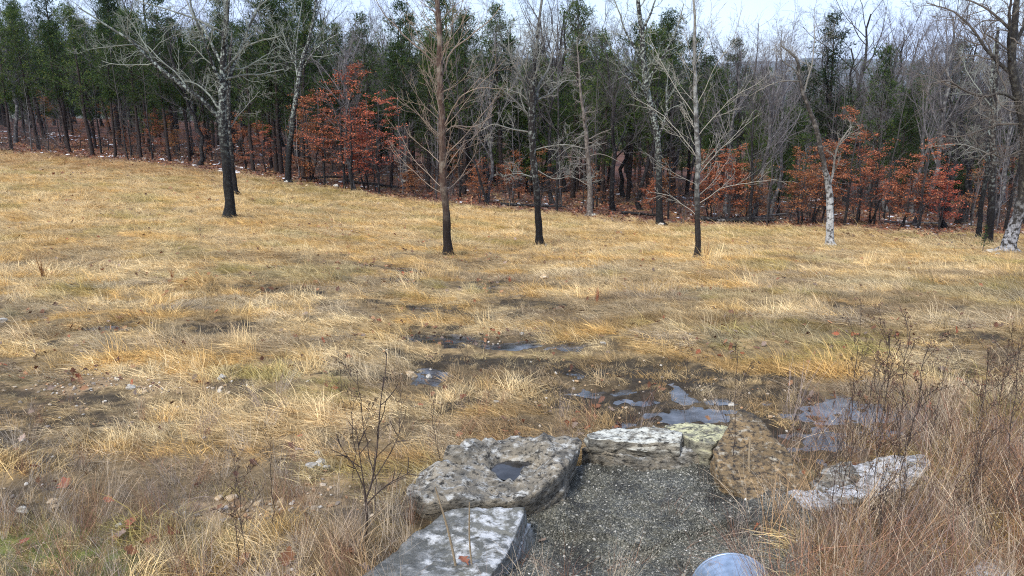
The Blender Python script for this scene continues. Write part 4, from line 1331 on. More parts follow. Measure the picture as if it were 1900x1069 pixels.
for args in [
    ('bare', 378, 54, -10, "thick black trunk standing alone in the litter left of the lichen tree", 2), ('bare', 1400, 43, 20, "bare tree with fine twigs right of the slim pale tree", 1),
    ('bare', 1690, 48, 0, "tall grey bare tree against the sky right of the dark pointed cedar", 3), ('bare', 1640, 50, 10, "tall upright bare tree behind the right cedars", 1),
    ('bare', 1745, 40, 60, "bare tree with a twisted dark limb right of the bright rust oak", 2), ('bare', 1790, 44, 40, "leaning stout black trunk in the shade near the big leaning oak", 0),
    ('bare', 1778, 43, 70, "stout black trunk leaning beside another in the shade", 2), ('bare', 655, 47, 10, "grey bare tree among the biggest rust oak's branches", 1),
    ('bare', 1135, 45, 20, "dark straight trunk with bare crown right of the tan trunk", 0), ('bare', 1180, 46, 60, "second dark trunk right of the tan trunk", 2),
    ('bare', 1022, 47, 20, "bare dark tree right behind the middle dark trunk", 0), ('bare', 1430, 44, 30, "grey twiggy bare tree left of the forked tree", 3),
    ('bare', 1345, 46, 40, "bare tree behind the slim pale tree's right branches", 1), ('bare', 905, 46, 40, "bare grey tree left of the middle dark trunk", 3)]:
    plant_px(args[0], args[1], args[2], args[3], args[4], "bare trees along the edge of the wood", variant=args[5])
# the crowd behind: stands of look-alikes
ZONES = [(-9999, 50, "the far left end cedar"), (50, 110, "the second cedar from the left"), (110, 190, "the yellowish cedar"), (190, 290, "the long lichened limb's tip"), (290, 380, "the long lichened limb"),
         (380, 440, "the lichen tree's trunk"), (440, 510, "the cedar with dead lower twigs"), (510, 570, "the forked dark trunk"), (570, 700, "the biggest rust oak"), (700, 790, "the pointed tall cedar"), (790, 860, "the brown trunked tree"),
         (860, 930, "the leaning pale stem"), (930, 1040, "the middle dark trunked tree"), (1040, 1150, "the tan trunked tree"), (1150, 1250, "the tall spotted trunk"), (1250, 1330, "the slim pale tree"), (1330, 1470, "the fallen log pile"),
         (1470, 1580, "the forked tree"), (1580, 1660, "the dark pointed cedar"), (1660, 1760, "the right hand bright rust oak"), (1760, 1830, "the stout leaning black trunks"), (1830, 9999, "the big leaning oak")]
def zone(px):
    return next(z[2] for z in ZONES if z[0] <= px < z[1])
ORD = "first second third fourth fifth sixth seventh eighth ninth tenth eleventh twelfth thirteenth fourteenth fifteenth sixteenth".split()
def crowd(kind, n, d0, d1, s0, s1, what, group, pxr=(-60, 1960), minsep=1.1, prob=None):
    made, tries, got = 0, 0, {}
    while made < n and tries < n * 60:
        tries += 1
        px = _fr.uniform(*pxr)
        if prob and _fr.random() > prob(px):
            continue
        x0 = (px - 950) / FPX * 50
        Y = 50.0
        dd = _fr.uniform(d0, d1)
        for _ in range(4):
            Y = float(np.interp(x0, EDGE[:, 0], EDGE[:, 1])) + dd
            x0 = (px - 950) / FPX * Y * 1.03
        if any((x0 - a) ** 2 + (Y - b) ** 2 < minsep ** 2 for a, b in TAKEN):
            continue
        TAKEN.append((x0, Y))
        t = plant(kind, (x0, Y, gz(x0, Y)), _fr.uniform(s0, s1), what, group)
        got.setdefault(zone(px), []).append((Y, t))
        made += 1
    for z, ts in got.items():                       # told apart by how far back each stands
        for i, (Y, t) in enumerate(sorted(ts, key=lambda q: q[0])):
            t['label'] = what + ", %s back behind %s" % (ORD[min(i, 15)], z)
crowd('pole', 110, .3, 12, .7, 1.25, "thin dark sapling in shade", "saplings in the wood", minsep=.45)
crowd('cedar', 84, 3, 26, .75, 1.05, "dark cedar deep in the wood", "cedars deep in the wood", prob=lambda p: 1 if p < 560 else (.6 if p < 1280 else .30))
crowd('bare', 70, 2.5, 26, .75, 1.05, "bare dark trunk deep in the wood", "bare trees deep in the wood", prob=lambda p: .6 if p < 560 else 1)
crowd('bare', 60, 24, 46, 1.0, 1.4, "tall bare tree far back", "bare trees at the back of the wood", prob=lambda p: 1 if p < 760 else .55)
crowd('cedar', 40, 20, 46, .75, 1.0, "far dark cedar at the back", "cedars at the back of the wood", prob=lambda p: 1 if p < 1250 else .45)
crowd('lowcedar', 60, 12, 44, .7, 1.2, "low bushy cedar in shade", "low cedars in the wood")
crowd('dull', 11, 3, 22, .7, 1.05, "dull orange oak in shade", "rust oaks in the shade")
# leaning thin stem
b = spot(905, 44)
t = plant('pole', b, 1.1, "pale thin stem leaning left between brown and middle dark trunks", "saplings in the wood", variant=2, lean=0)
t.rotation_euler = (0, math.radians(-17), 0.0)

# ------------------------------------------------------------------ scatter of stuff by geometry nodes
def scatter(name, protos, P, rot, scale, idx, tint, kind='stuff'):
    col = bpy.data.collections.new(name + "_forms")
    for i, me in enumerate(protos):
        col.objects.link(bpy.data.objects.new("%s_form_%02d" % (name, i), me))
    me = bpy.data.meshes.new(name)
    n = len(P)
    me.vertices.add(n)
    me.vertices.foreach_set('co', np.asarray(P, np.float32).ravel())
    for k, a, ty in (('rot', rot, 'FLOAT_VECTOR'), ('tint', tint, 'FLOAT_VECTOR'), ('size', scale, 'FLOAT'), ('form', idx, 'INT')):
        at = me.attributes.new(k, ty, 'POINT')
        at.data.foreach_set('vector' if ty == 'FLOAT_VECTOR' else 'value', np.asarray(a, np.int32 if ty == 'INT' else np.float32).ravel())
    ng = bpy.data.node_groups.new(name + "_scatter", 'GeometryNodeTree')
    ng.interface.new_socket("Geometry", in_out='INPUT', socket_type='NodeSocketGeometry')
    ng.interface.new_socket("Geometry", in_out='OUTPUT', socket_type='NodeSocketGeometry')
    ns, ls = ng.nodes, ng.links
    gi, go = ns.new('NodeGroupInput'), ns.new('NodeGroupOutput')
    ip = ns.new('GeometryNodeInstanceOnPoints')
    ci = ns.new('GeometryNodeCollectionInfo')
    ci.inputs['Collection'].default_value = col
    ci.inputs['Separate Children'].default_value = True
    ci.inputs['Reset Children'].default_value = True
    ip.inputs['Pick Instance'].default_value = True
    def na(nm, ty):
        a = ns.new('GeometryNodeInputNamedAttribute')
        a.data_type = ty
        a.inputs['Name'].default_value = nm
        return a.outputs['Attribute']
    er = ns.new('FunctionNodeEulerToRotation')
    ls.new(na('rot', 'FLOAT_VECTOR'), er.inputs[0])
    ls.new(gi.outputs[0], ip.inputs['Points'])
    ls.new(ci.outputs[0], ip.inputs['Instance'])
    ls.new(na('form', 'INT'), ip.inputs['Instance Index'])
    ls.new(er.outputs[0], ip.inputs['Rotation'])
    ls.new(na('size', 'FLOAT'), ip.inputs['Scale'])
    ls.new(ip.outputs[0], go.inputs[0])
    o = link(name, me)
    md = o.modifiers.new("scatter", 'NODES')
    md.node_group = ng
    tag(o, kind=kind)
    return o

def blades(n, radius, len0, len1, w0, w1, el0, el1, bend, lean, seed, seg=4, mat='grass'):
    """a tuft of bent tapering blades; lean = how far they all fall towards +X"""
    g = np.random.default_rng(seed)
    a = g.uniform(0, 2 * PI, n)
    rr = radius * np.sqrt(g.uniform(0, 1, n))
    p = np.c_[rr * np.cos(a), rr * np.sin(a), np.full(n, -0.01)]
    az = g.uniform(0, 2 * PI, n)
    el = g.uniform(el0, el1, n)
    d = np.c_[np.cos(az) * np.cos(el) + lean, np.sin(az) * np.cos(el), np.sin(el)]
    L = g.uniform(len0, len1, n)
    d = norm(d)
    pts = [p]
    for i in range(1, seg):
        d = norm(d + np.array([lean * .5, 0, 0]) + g.normal(0, .10, (n, 3)) + np.array([0, 0, -1]) * bend * g.uniform(.4, 1.3, n)[:, None])
        q = pts[-1] + d * (L / (seg - 1))[:, None]
        q[:, 2] = np.maximum(q[:, 2], 0.006 + .01 * g.uniform(0, 1, n))
        pts.append(q)
    P = np.stack(pts, 1)
    side = norm(np.cross(P[:, 1] - P[:, 0], g.normal(0, 1, (n, 3))))
    W = g.uniform(w0, w1, n)
    V, T, Q = [], [], []
    k = 2 * (seg - 1) + 1
    for i in range(seg - 1):
        w = (W * (1 - .75 * i / (seg - 1)))[:, None] * .5
        V += [P[:, i] - side * w, P[:, i] + side * w]
    V.append(P[:, -1])
    V = np.stack(V, 1)
    b0 = (np.arange(n) * k)[:, None]
    Q = np.concatenate([b0 + np.array([[2 * i, 2 * i + 1, 2 * i + 3, 2 * i + 2]]) for i in range(seg - 2)])
    T = b0 + np.array([[2 * (seg - 2), 2 * (seg - 2) + 1, 2 * (seg - 1)]])
    b = np.repeat(g.uniform(0, 1, n), k)
    return mk_mesh("tuft", V.reshape(-1, 3), quads=Q, tris=T, mats=[M[mat]], smooth=False, attrs={'b': b})

def candidates(y0, y1, dens, margin=1.12, seed=0):
    g = np.random.default_rng(seed)
    k = 950 / FPX * margin
    n = int(dens * k * ((y1 * 1.06) ** 2 - (y0 * 1.06) ** 2))
    y = np.sqrt(g.uniform(y0 ** 2, y1 ** 2, n))
    x = g.uniform(-1, 1, n) * k * (y * 1.06 + .9)
    return x, y, g
def lin(*c):
    return np.array(c)
PAL = dict(straw=lin(.66, .465, .20), pale=lin(.75, .605, .355), gold=lin(.57, .35, .11), greyd=lin(.26, .225, .185), brown=lin(.19, .122, .058), green=lin(.20, .225, .065), rust=lin(.32, .15, .065))
def blend(cols, ws):
    ws = np.stack(ws, -1)
    ws = ws / np.maximum(ws.sum(-1, keepdims=True), 1e-6)
    return sum(ws[:, i:i + 1] * PAL[c] for i, c in enumerate(cols))

# mat of combed-over field grass
FORMS = [blades(44, .15, .14, .32, .0035, .0065, .25, .95, .40, .75, 60 + i) for i in range(5)] + \
        [blades(36, .11, .05, .13, .003, .006, .4, 1.4, .20, .15, 70 + i) for i in range(3)] + \
        [blades(60, .12, .18, .38, .0035, .0065, .8, 1.45, .26, .30, 80 + i) for i in range(3)]
allP, allR, allS, allI, allT = [], [], [], [], []
for (y0, y1, dens, sc, sd_) in ((2.6, 8.5, 105, .92, 1), (8.5, 15, 75, 1.02, 2), (15, 28, 52, 1.2, 3), (28, 68, 26, 1.6, 4)):
    x, y, g = candidates(y0, y1, dens, seed=sd_)
    F = fields(x, y)
    pud = puddle_field(x, y)
    front = np.maximum(pud, np.maximum(puddle_field(x, y + .22), puddle_field(x, y + .5)))
    cm = sstep(.40, .55, F['clump'])
    md = .60 + .40 * F['mid']
    keepp = (1 - .40 * F['dirt']) * (1 - .42 * md * (1 - cm)) * (1 - .92 * F['stony']) * (1 - sstep(-.4, .1, pud) * .84) * (1 - .70 * sstep(-.35, .15, front)) * (1 - .97 * F['litter']) * (1 - .42 * F['near'] * sstep(.36, .58, F['fine']))
    keep = (g.uniform(0, 1, len(x)) < keepp) & ~on_rock(x, y, 1.0) & ~inside(APRON, x, y)
    x, y = x[keep], y[keep]
    F = {k: v[keep] for k, v in F.items()}
    pud, front = pud[keep], front[keep]
    z = ground_h(x, y)
    n = len(x)
    flow = 2.6 + (fbm2(x * .5, y * .6, 2, 63) - .5) * 5.0
    rot = np.c_[g.normal(0, .08, n), g.normal(0, .08, n), flow + g.normal(0, .55, n)]
    s, pt = F['streak'], F['patch']
    far = 1 - F['mid']
    nn = g.uniform(0, 1, n)
    lowc = 1 - sstep(.40, .52, F['clump'])
    wts = [0.8 + .5 * far + 0 * s,
           2.4 * sstep(.48, .58, pt),
           1.6 * sstep(.46, .60, fbm2(x * .8, y * .9, 3, 71)) * (.6 + 1.0 * F['wet']) + .5 * far,
           2.8 * sstep(.49, .58, fbm2(x * .7 + 9, y * 1.5, 3, 73)) * (.25 + .75 * F['mid']) * (1 - .4 * F['wet']),
           1.8 * sstep(.49, .60, s) * F['mid'] + 3.0 * F['dirt'] + 1.1 * lowc * sstep(.42, .56, F['fine']) * (.3 + .7 * F['mid']) + 1.1 * F['near'] * sstep(.4, .6, F['fine']) + 1.5 * F['litter'],
           1.3 * sstep(.57, .66, fbm2(x * .45 + 4, y * .6 + 2, 3, 75)) + 1.2 * np.exp(-(((F['px'] - 620) / 150) ** 2 + ((F['py'] - 350) / 22) ** 2)) + 2.0 * np.exp(-(((F['px'] - 330) / 60) ** 2 + ((F['py'] - 470) / 14) ** 2))
           + 3.5 * np.exp(-(((F['px'] - 90) / 200) ** 2 + ((F['py'] - 1020) / 55) ** 2)) * sstep(.4, .5, F['clump']),
           .9 * sstep(.55, .68, fbm2(x * .9 + 31, y * 1.1, 3, 79)) * F['near'] + 2.2 * sstep(-10, -2, F['edge']) * sstep(800, 100, F['px']) + .8 * F['wet'] * sstep(.52, .62, F['fine'])]
    tint = blend(['straw', 'pale', 'gold', 'greyd', 'brown', 'green', 'rust'], wts)
    tint = tint * (1 + g.normal(0, .13, n))[:, None].clip(.6, 1.5)
    size = sc * g.uniform(.65, 1.25, n) * (1 - .30 * F['dirt']) * (.62 + .30 * fbm2(x * .9, y * 1.1, 3, 83) + .42 * sstep(.40, .60, F['clump']))
    size = size * (1 - .45 * sstep(-.6, 0, front))
    lowc = 1 - sstep(.40, .52, F['clump'])
    short = (g.uniform(0, 1, n) < .15 + .45 * lowc * (.4 + .6 * F['mid']) + .75 * F['dirt'] + .12 * far + .5 * sstep(-.6, -.1, front))
    tall = (~short) & (g.uniform(0, 1, n) < (.08 + .40 * F['wet'] * sstep(.45, .6, pt)) * F['mid'])
    form = np.where(short, g.integers(5, 8, n), np.where(tall, g.integers(8, 11, n), g.integers(0, 5, n)))
    allP.append(np.c_[x, y, z]); allR.append(rot); allS.append(size); allI.append(form); allT.append(tint)
scatter("grass", FORMS, np.vstack(allP), np.vstack(allR), np.concatenate(allS), np.concatenate(allI), np.vstack(allT))

# tall reddish grass and dead stems of the ditch, right side and round the outlet
TALL = [blades(34, .10, .45, .85, .0025, .0045, 1.15, 1.5, .12, .12, 90 + i, 5) for i in range(3)] + [blades(22, .12, .35, .75, .002, .004, .7, 1.4, .24, .05, 95 + i, 6) for i in range(3)]
x, y, g = candidates(3.3, 8.2, 95, 1.15, seed=9)
F = fields(x, y)
w = F['weedy'] * .72 * (.35 + .9 * sstep(.38, .55, F['clump'])) + .16 * sstep(880, 1000, F['py']) * sstep(900, 300, F['px']) + .22 * sstep(930, 1050, F['py']) * ((F['px'] < 760)) + .45 * np.exp(-(((F['px'] - 640) / 120) ** 2 + ((F['py'] - 1050) / 50) ** 2)) + .10 * sstep(840, 930, F['py']) * (F['px'] < 760) + .08 * sstep(700, 800, F['py'])
apr = inside(APRON, x, y)
w = w * (1 - .80 * np.exp(-(((F['px'] - 1625) / 105) ** 2 + ((F['py'] - 930) / 75) ** 2) ** 2)) * (1 - .6 * np.exp(-(((F['px'] - 1470) / 90) ** 2 + ((F['py'] - 900) / 50) ** 2) ** 2))
w = np.where(apr, .30 * sstep(.40, .6, F['patch']) + .35 * sstep(1400, 1480, F['px']), w)
keep = (g.uniform(0, 1, len(x)) < w) & ~on_rock(x, y, .96) & (puddle_field(x, y) < .15)
x, y = x[keep], y[keep]
F = {k: v[keep] for k, v in F.items()}
n = len(x)
pick = g.integers(0, 6, n)
cols = np.stack([lin(.36, .19, .115), lin(.42, .27, .14), lin(.50, .39, .28), lin(.28, .15, .10), lin(.66, .53, .37), lin(.30, .24, .21)])
tint = cols[pick] * g.uniform(.75, 1.25, n)[:, None]
tint = np.where((F['px'] < 760)[:, None] & (g.uniform(0, 1, n) < .25)[:, None], lin(.42, .36, .29) * g.uniform(.7, 1.3, n)[:, None], tint)
scatter("tall_grass", TALL, np.c_[x, y, ground_h(x, y)], np.c_[g.normal(0, .12, n), g.normal(0, .12, n), g.uniform(0, 2 * PI, n)], g.uniform(.55, 1.1, n) * np.where(F['px'] > 1380, 1.0, .62), g.integers(0, 6, n), tint)

# leaf litter: oak leaves on the woodland floor and blown into the field
def leaf_form(seed):
    g = np.random.default_rng(seed)
    n = 14
    t = np.linspace(0, 1, n)
    wd = .30 * np.sin(PI * t ** .8) * (1 + .35 * np.sin(t * 22))
    c = np.c_[t - .5, 0 * t, .10 * np.sin(t * 3 + seed)]
    V = np.vstack([c + np.c_[0 * t, wd, .12 * wd + .25 * wd ** 2 * 3], c, c + np.c_[0 * t, -wd, .18 * wd + .05 * np.sin(9 * t)]])
    i = np.arange(n - 1)
    Q = np.vstack([np.c_[i, i + 1, n + i + 1, n + i], np.c_[n + i, n + i + 1, 2 * n + i + 1, 2 * n + i]])
    return V, Q
def leaf_mesh(seed, mat):
    V, Q = leaf_form(seed)
    return mk_mesh("leaf", V, quads=Q, mats=[M[mat]], smooth=False, attrs={'b': np.full(len(V), (seed * .37) % 1)})
LEAF = [leaf_mesh(s, 'litterleaf') for s in range(4)]
Ps, Rs, Ss, Is, Ts = [], [], [], [], []
for (y0, y1, dens, size, seed) in ((3.2, 12, 26, .085, 15), (12, 30, 10, .11, 16), (30, 75, 16, .20, 17)):
    x, y, g = candidates(y0, y1, dens, seed=seed)
    F = fields(x, y)
    pr = np.clip((.10 if y0 < 30 else .012) + .9 * F['litter'] ** 2 + .7 * sstep(.52, .64, fbm2(x * .6 + 50, y * .7, 3, 99)) * (.4 + F['wet']) * (1 if y0 < 30 else .1), 0, 1)
    keep = (g.uniform(0, 1, len(x)) < pr) & ~on_rock(x, y, 1.02)
    x, y = x[keep], y[keep]
    n = len(x)
    litp = F['litter'][keep]
    Ps.append(np.c_[x, y, ground_h(x, y) + .02 + .05 * g.uniform(0, 1, n) * (litp < .5)])
    Rs.append(np.c_[g.normal(0, .5, n), g.normal(0, .5, n), g.uniform(0, 7, n)])
    Ss.append(size * g.uniform(.7, 1.3, n)); Is.append(g.integers(0, 4, n))
    c = np.stack([lin(.30, .10, .05), lin(.22, .10, .055), lin(.36, .19, .10), lin(.15, .075, .05), lin(.30, .22, .17)])[g.integers(0, 5, n)]
    Ts.append(c * g.uniform(.7, 1.25, n)[:, None])
scatter("leaf_litter", LEAF, np.vstack(Ps), np.vstack(Rs), np.concatenate(Ss), np.concatenate(Is), np.vstack(Ts))

# small stones too many to count: gravel of the apron and of the bare patches
def pebble_form(seed, mat):
    V, T = ico(2)
    g = np.random.default_rng(seed)
    Nn = norm(g.normal(0, 1, (12, 3)))
    s = np.maximum(V @ Nn.T, 0) / g.uniform(.6, 1.0, 12)
    r = (s ** 10).sum(1) ** (-.1)
    V = V * np.minimum(r, 1.3)[:, None] * np.array([1, .8, .55])
    return mk_mesh("pebble", V, tris=T, mats=[M[mat]], smooth=False)
def tint_mat():
    m, ns, ls, b = new_mat("pebble_stone")
    ti = node(ns, "ShaderNodeAttribute", attribute_name='tint', attribute_type='INSTANCER')
    ls.new(ti.outputs['Color'], b.inputs['Base Color'])
    b.inputs['Roughness'].default_value = .7
    return m
M['pebble'] = tint_mat()
PEB = [pebble_form(s, 'pebble') for s in range(5)]
Ps, Ss, Ts = [], [], []
g = np.random.default_rng(44)
k = g.integers(0, len(APV), 3600)
Ps.append(APV[k] + np.array([0, 0, .002])); Ss.append(np.abs(g.normal(.0035, .004, 3600)) + .002 + .012 * (g.uniform(0, 1, 3600) > .985))
Ts.append(np.stack([lin(.12, .117, .09), lin(.20, .19, .155), lin(.36, .34, .29), lin(.05, .05, .042), lin(.55, .53, .48)])[g.choice(5, 3600, p=[.42, .30, .09, .17, .02])])
x, y, g = candidates(3.4, 18, 210, seed=46)
F = fields(x, y)
pr = .85 * F['stony'] + .05 * F['dirt'] * F['mid'] * (y < 11) + .10 * F['near'] * sstep(.5, .62, F['patch']) + .10 * sstep(.55, 1, F['wet']) * sstep(.5, .6, F['fine'])
keep = (g.uniform(0, 1, len(x)) < pr) & ~on_rock(x, y, 1.0) & ~inside(APRON, x, y)
x, y = x[keep], y[keep]
n = len(x)
Ps.append(np.c_[x, y, ground_h(x, y) + .008]); Ss.append((.006 + np.abs(g.normal(0, .009, n))) * (1 + y / 40))
Ts.append(np.stack([lin(.42, .28, .15), lin(.50, .40, .28), lin(.34, .19, .09), lin(.55, .50, .42), lin(.22, .18, .14)])[g.integers(0, 5, n)] * g.uniform(.7, 1.1, n)[:, None])
P = np.vstack(Ps)
n = len(P)
scatter("pebbles", PEB, P, np.c_[g.uniform(-.6, .6, n), g.uniform(-.6, .6, n), g.uniform(0, 7, n)], np.concatenate(Ss), g.integers(0, 5, n), np.vstack(Ts))

# undergrowth of thin twigs in the wood
def brush_form(seed):
    g = np.random.default_rng(seed)
    tb = Tubes()
    k = 9
    p = np.c_[g.normal(0, .15, k), g.normal(0, .15, k), np.full(k, -.05)]
    d = np.c_[g.normal(0, .35, k), g.normal(0, .35, k), np.ones(k)]
    L = g.uniform(.7, 1.6, k)
    P0, D0, R0 = grow(p, d, L, np.full(k, .011), np.full(k, .004), 6, .10, .02, g)
    tb.add(P0, R0, 3)
    twigs(tb, P0, D0, R0, L, [(5, .2, 1, .4, 1.0, .25, .5, .7, 4, 3, .12, .02, .3, 0), (3, .2, 1, .4, 1.0, .3, .6, .8, 3, 3, .12, 0, .3, 0)], g)
    return tb.mesh("brush", M['bark_forest'])
x, y, g = candidates(34, 92, .15, 1.1, seed=51)
e = edge_d(x, y)
keep = (e > .2) & (e < 34)
x, y = x[keep], y[keep]
n = len(x)
scatter("undergrowth", [brush_form(s) for s in range(4)], np.c_[x, y, ground_h(x, y)], np.c_[g.normal(0, .1, n), g.normal(0, .1, n), g.uniform(0, 7, n)], g.uniform(.35, 1.1, n), g.integers(0, 4, n), np.ones((n, 3)))

# the far wood beyond, one mass
forms = [PROTO['bare'][i][1][1] for i in range(4)] + [PROTO['cedar'][i][1][1] for i in range(3)] + [PROTO['lowcedar'][i][1][1] for i in range(2)]
x, y, g = candidates(84, 160, .085, 1.1, seed=57)
pxx = 950 + FPX * x / y
keep = (edge_d(x, y) > 42) & (g.uniform(0, 1, len(x)) < np.where(pxx < 900, 1, .5))
x, y = x[keep], y[keep]
n = len(x)
scatter("distant_wood", forms, np.c_[x, y, ground_h(x, y)], np.c_[np.zeros(n), np.zeros(n), g.uniform(0, 7, n)], g.uniform(.8, 1.15, n), g.choice(9, n, p=[.07, .07, .07, .07, .11, .11, .10, .2, .2]), np.ones((n, 3)))

# patches of old snow and pale rock on the woodland floor
def flake_form(seed):
    g = np.random.default_rng(seed)
    n = 12
    th = np.arange(n) * 2 * PI / n
    r = g.uniform(.55, 1.1, n)
    V = np.vstack([[[0, 0, .16]], np.c_[r * .6 * np.cos(th), r * .6 * np.sin(th), np.full(n, .13)], np.c_[r * np.cos(th), r * np.sin(th), np.full(n, -.06)]])
    T = [(0, 1 + i, 1 + (i + 1) % n) for i in range(n)]
    Q = [(1 + i, 1 + n + i, 1 + n + (i + 1) % n, 1 + (i + 1) % n) for i in range(n)]
    return mk_mesh("snow_patch", V, quads=Q, tris=T, mats=[M['snow']])
x, y, g = candidates(36, 80, 1.4, 1.1, seed=61)
e = edge_d(x, y)
cl = fbm2(x * .25, y * .25, 3, 111)
keep = (e > .5) & (e < 26) & (cl > .52) & (g.uniform(0, 1, len(x)) < .8)
x, y = x[keep], y[keep]
n = len(x)
scatter("snow", [flake_form(s) for s in range(4)], np.c_[x, y, ground_h(x, y) + .01], np.c_[np.zeros(n), np.zeros(n), g.uniform(0, 7, n)], np.abs(g.normal(.05, .09, n)) + .05, g.integers(0, 4, n), np.ones((n, 3)))

# ------------------------------------------------------------------ fallen logs
def log(px0, Y0, px1, Y1, r, label, mat='bark_forest', lift=.1):
    a, b_ = spot(px0, Y0), spot(px1, Y1)
    g = np.random.default_rng(int(px0))
    c = (a + b_) / 2
    n = 10
    P = a[None] + (b_ - a)[None] * np.linspace(0, 1, n)[:, None]
    P[:, 2] = np.linspace(a[2] + r * .8, b_[2] + r * .8 + lift, n)
    t = thing("fallen_log", label, "log", c, group="fallen logs at the wood's edge")
    tb, tw = Tubes(), Tubes()
    P = wiggle(P - c, .04, g)
    R = np.linspace(r, r * .5, n)
    tb.add(P, R, 8)
    D = norm(np.gradient(P, axis=0))
    twigs(tw, P[None], D[None], R[None], np.array([np.linalg.norm(b_ - a)]), [(9, .2, 1, .5, 1.1, .15, .35, .4, 6, 3, .12, .06, .3, 0), (3, .2, 1, .4, 1, .3, .6, .7, 4, 3, .12, .0, .3, 0)], g)
    link("log_trunk", tb.mesh("log_trunk", M[mat]), t)
    link("twig", tw.mesh("twig", M[mat]), t)
log(1300, 41.5, 1440, 40.2, .15, "dark fallen log with bare branches right of the slim pale tree")
log(1330, 40.8, 1460, 42.5, .09, "thin grey fallen branch across the dark log", 'bark_grey', .35)
log(930, 44, 1050, 43.5, .10, "fallen log in shade behind the middle dark trunk")
log(640, 52, 740, 49, .11, "fallen log lying in the litter under the biggest rust oak")
log(560, 50, 660, 54, .09, "fallen log slanting beside the forked dark trunk")
log(1640, 42.5, 1760, 41.8, .08, "pale fallen log under the bright rust oaks", 'bark_grey')
log(1150, 43, 1220, 42, .09, "fallen log behind the tall spotted trunk")

# ------------------------------------------------------------------ stones one can count
def stone(px, py, size, mat, label, group=None, at=None, flat=.6):
    seed = int(px * 7 + py)
    g = np.random.default_rng(seed)
    V, T = ico(4)
    Nn = norm(g.normal(0, 1, (14, 3)) * np.array([1, 1, 1.2]))
    s = np.maximum(V @ Nn.T, 0) / g.uniform(.65, 1.0, 14)
    r = (s ** 12).sum(1) ** (-1 / 12)
    V = V * np.minimum(r, 1.35)[:, None]
    V = V * (1 + .16 * (fbm3(V * 2.2 + seed, 4, seed) - .5))[:, None] * np.array([1, .75, flat])
    p = hit(px, py) if at is None else np.array(at)
    hpx = size * np.linalg.norm(p - np.array([0, 0, CZ])) / FPX
    V = V * hpx * .5
    o = link("stone", mk_mesh("stone", V, tris=T, mats=[M[mat]]), loc=p + np.array([0, 0, hpx * .5 * flat * .45]), rot=(0, 0, g.uniform(0, 6)))
    tag(o, label, "stone", group)
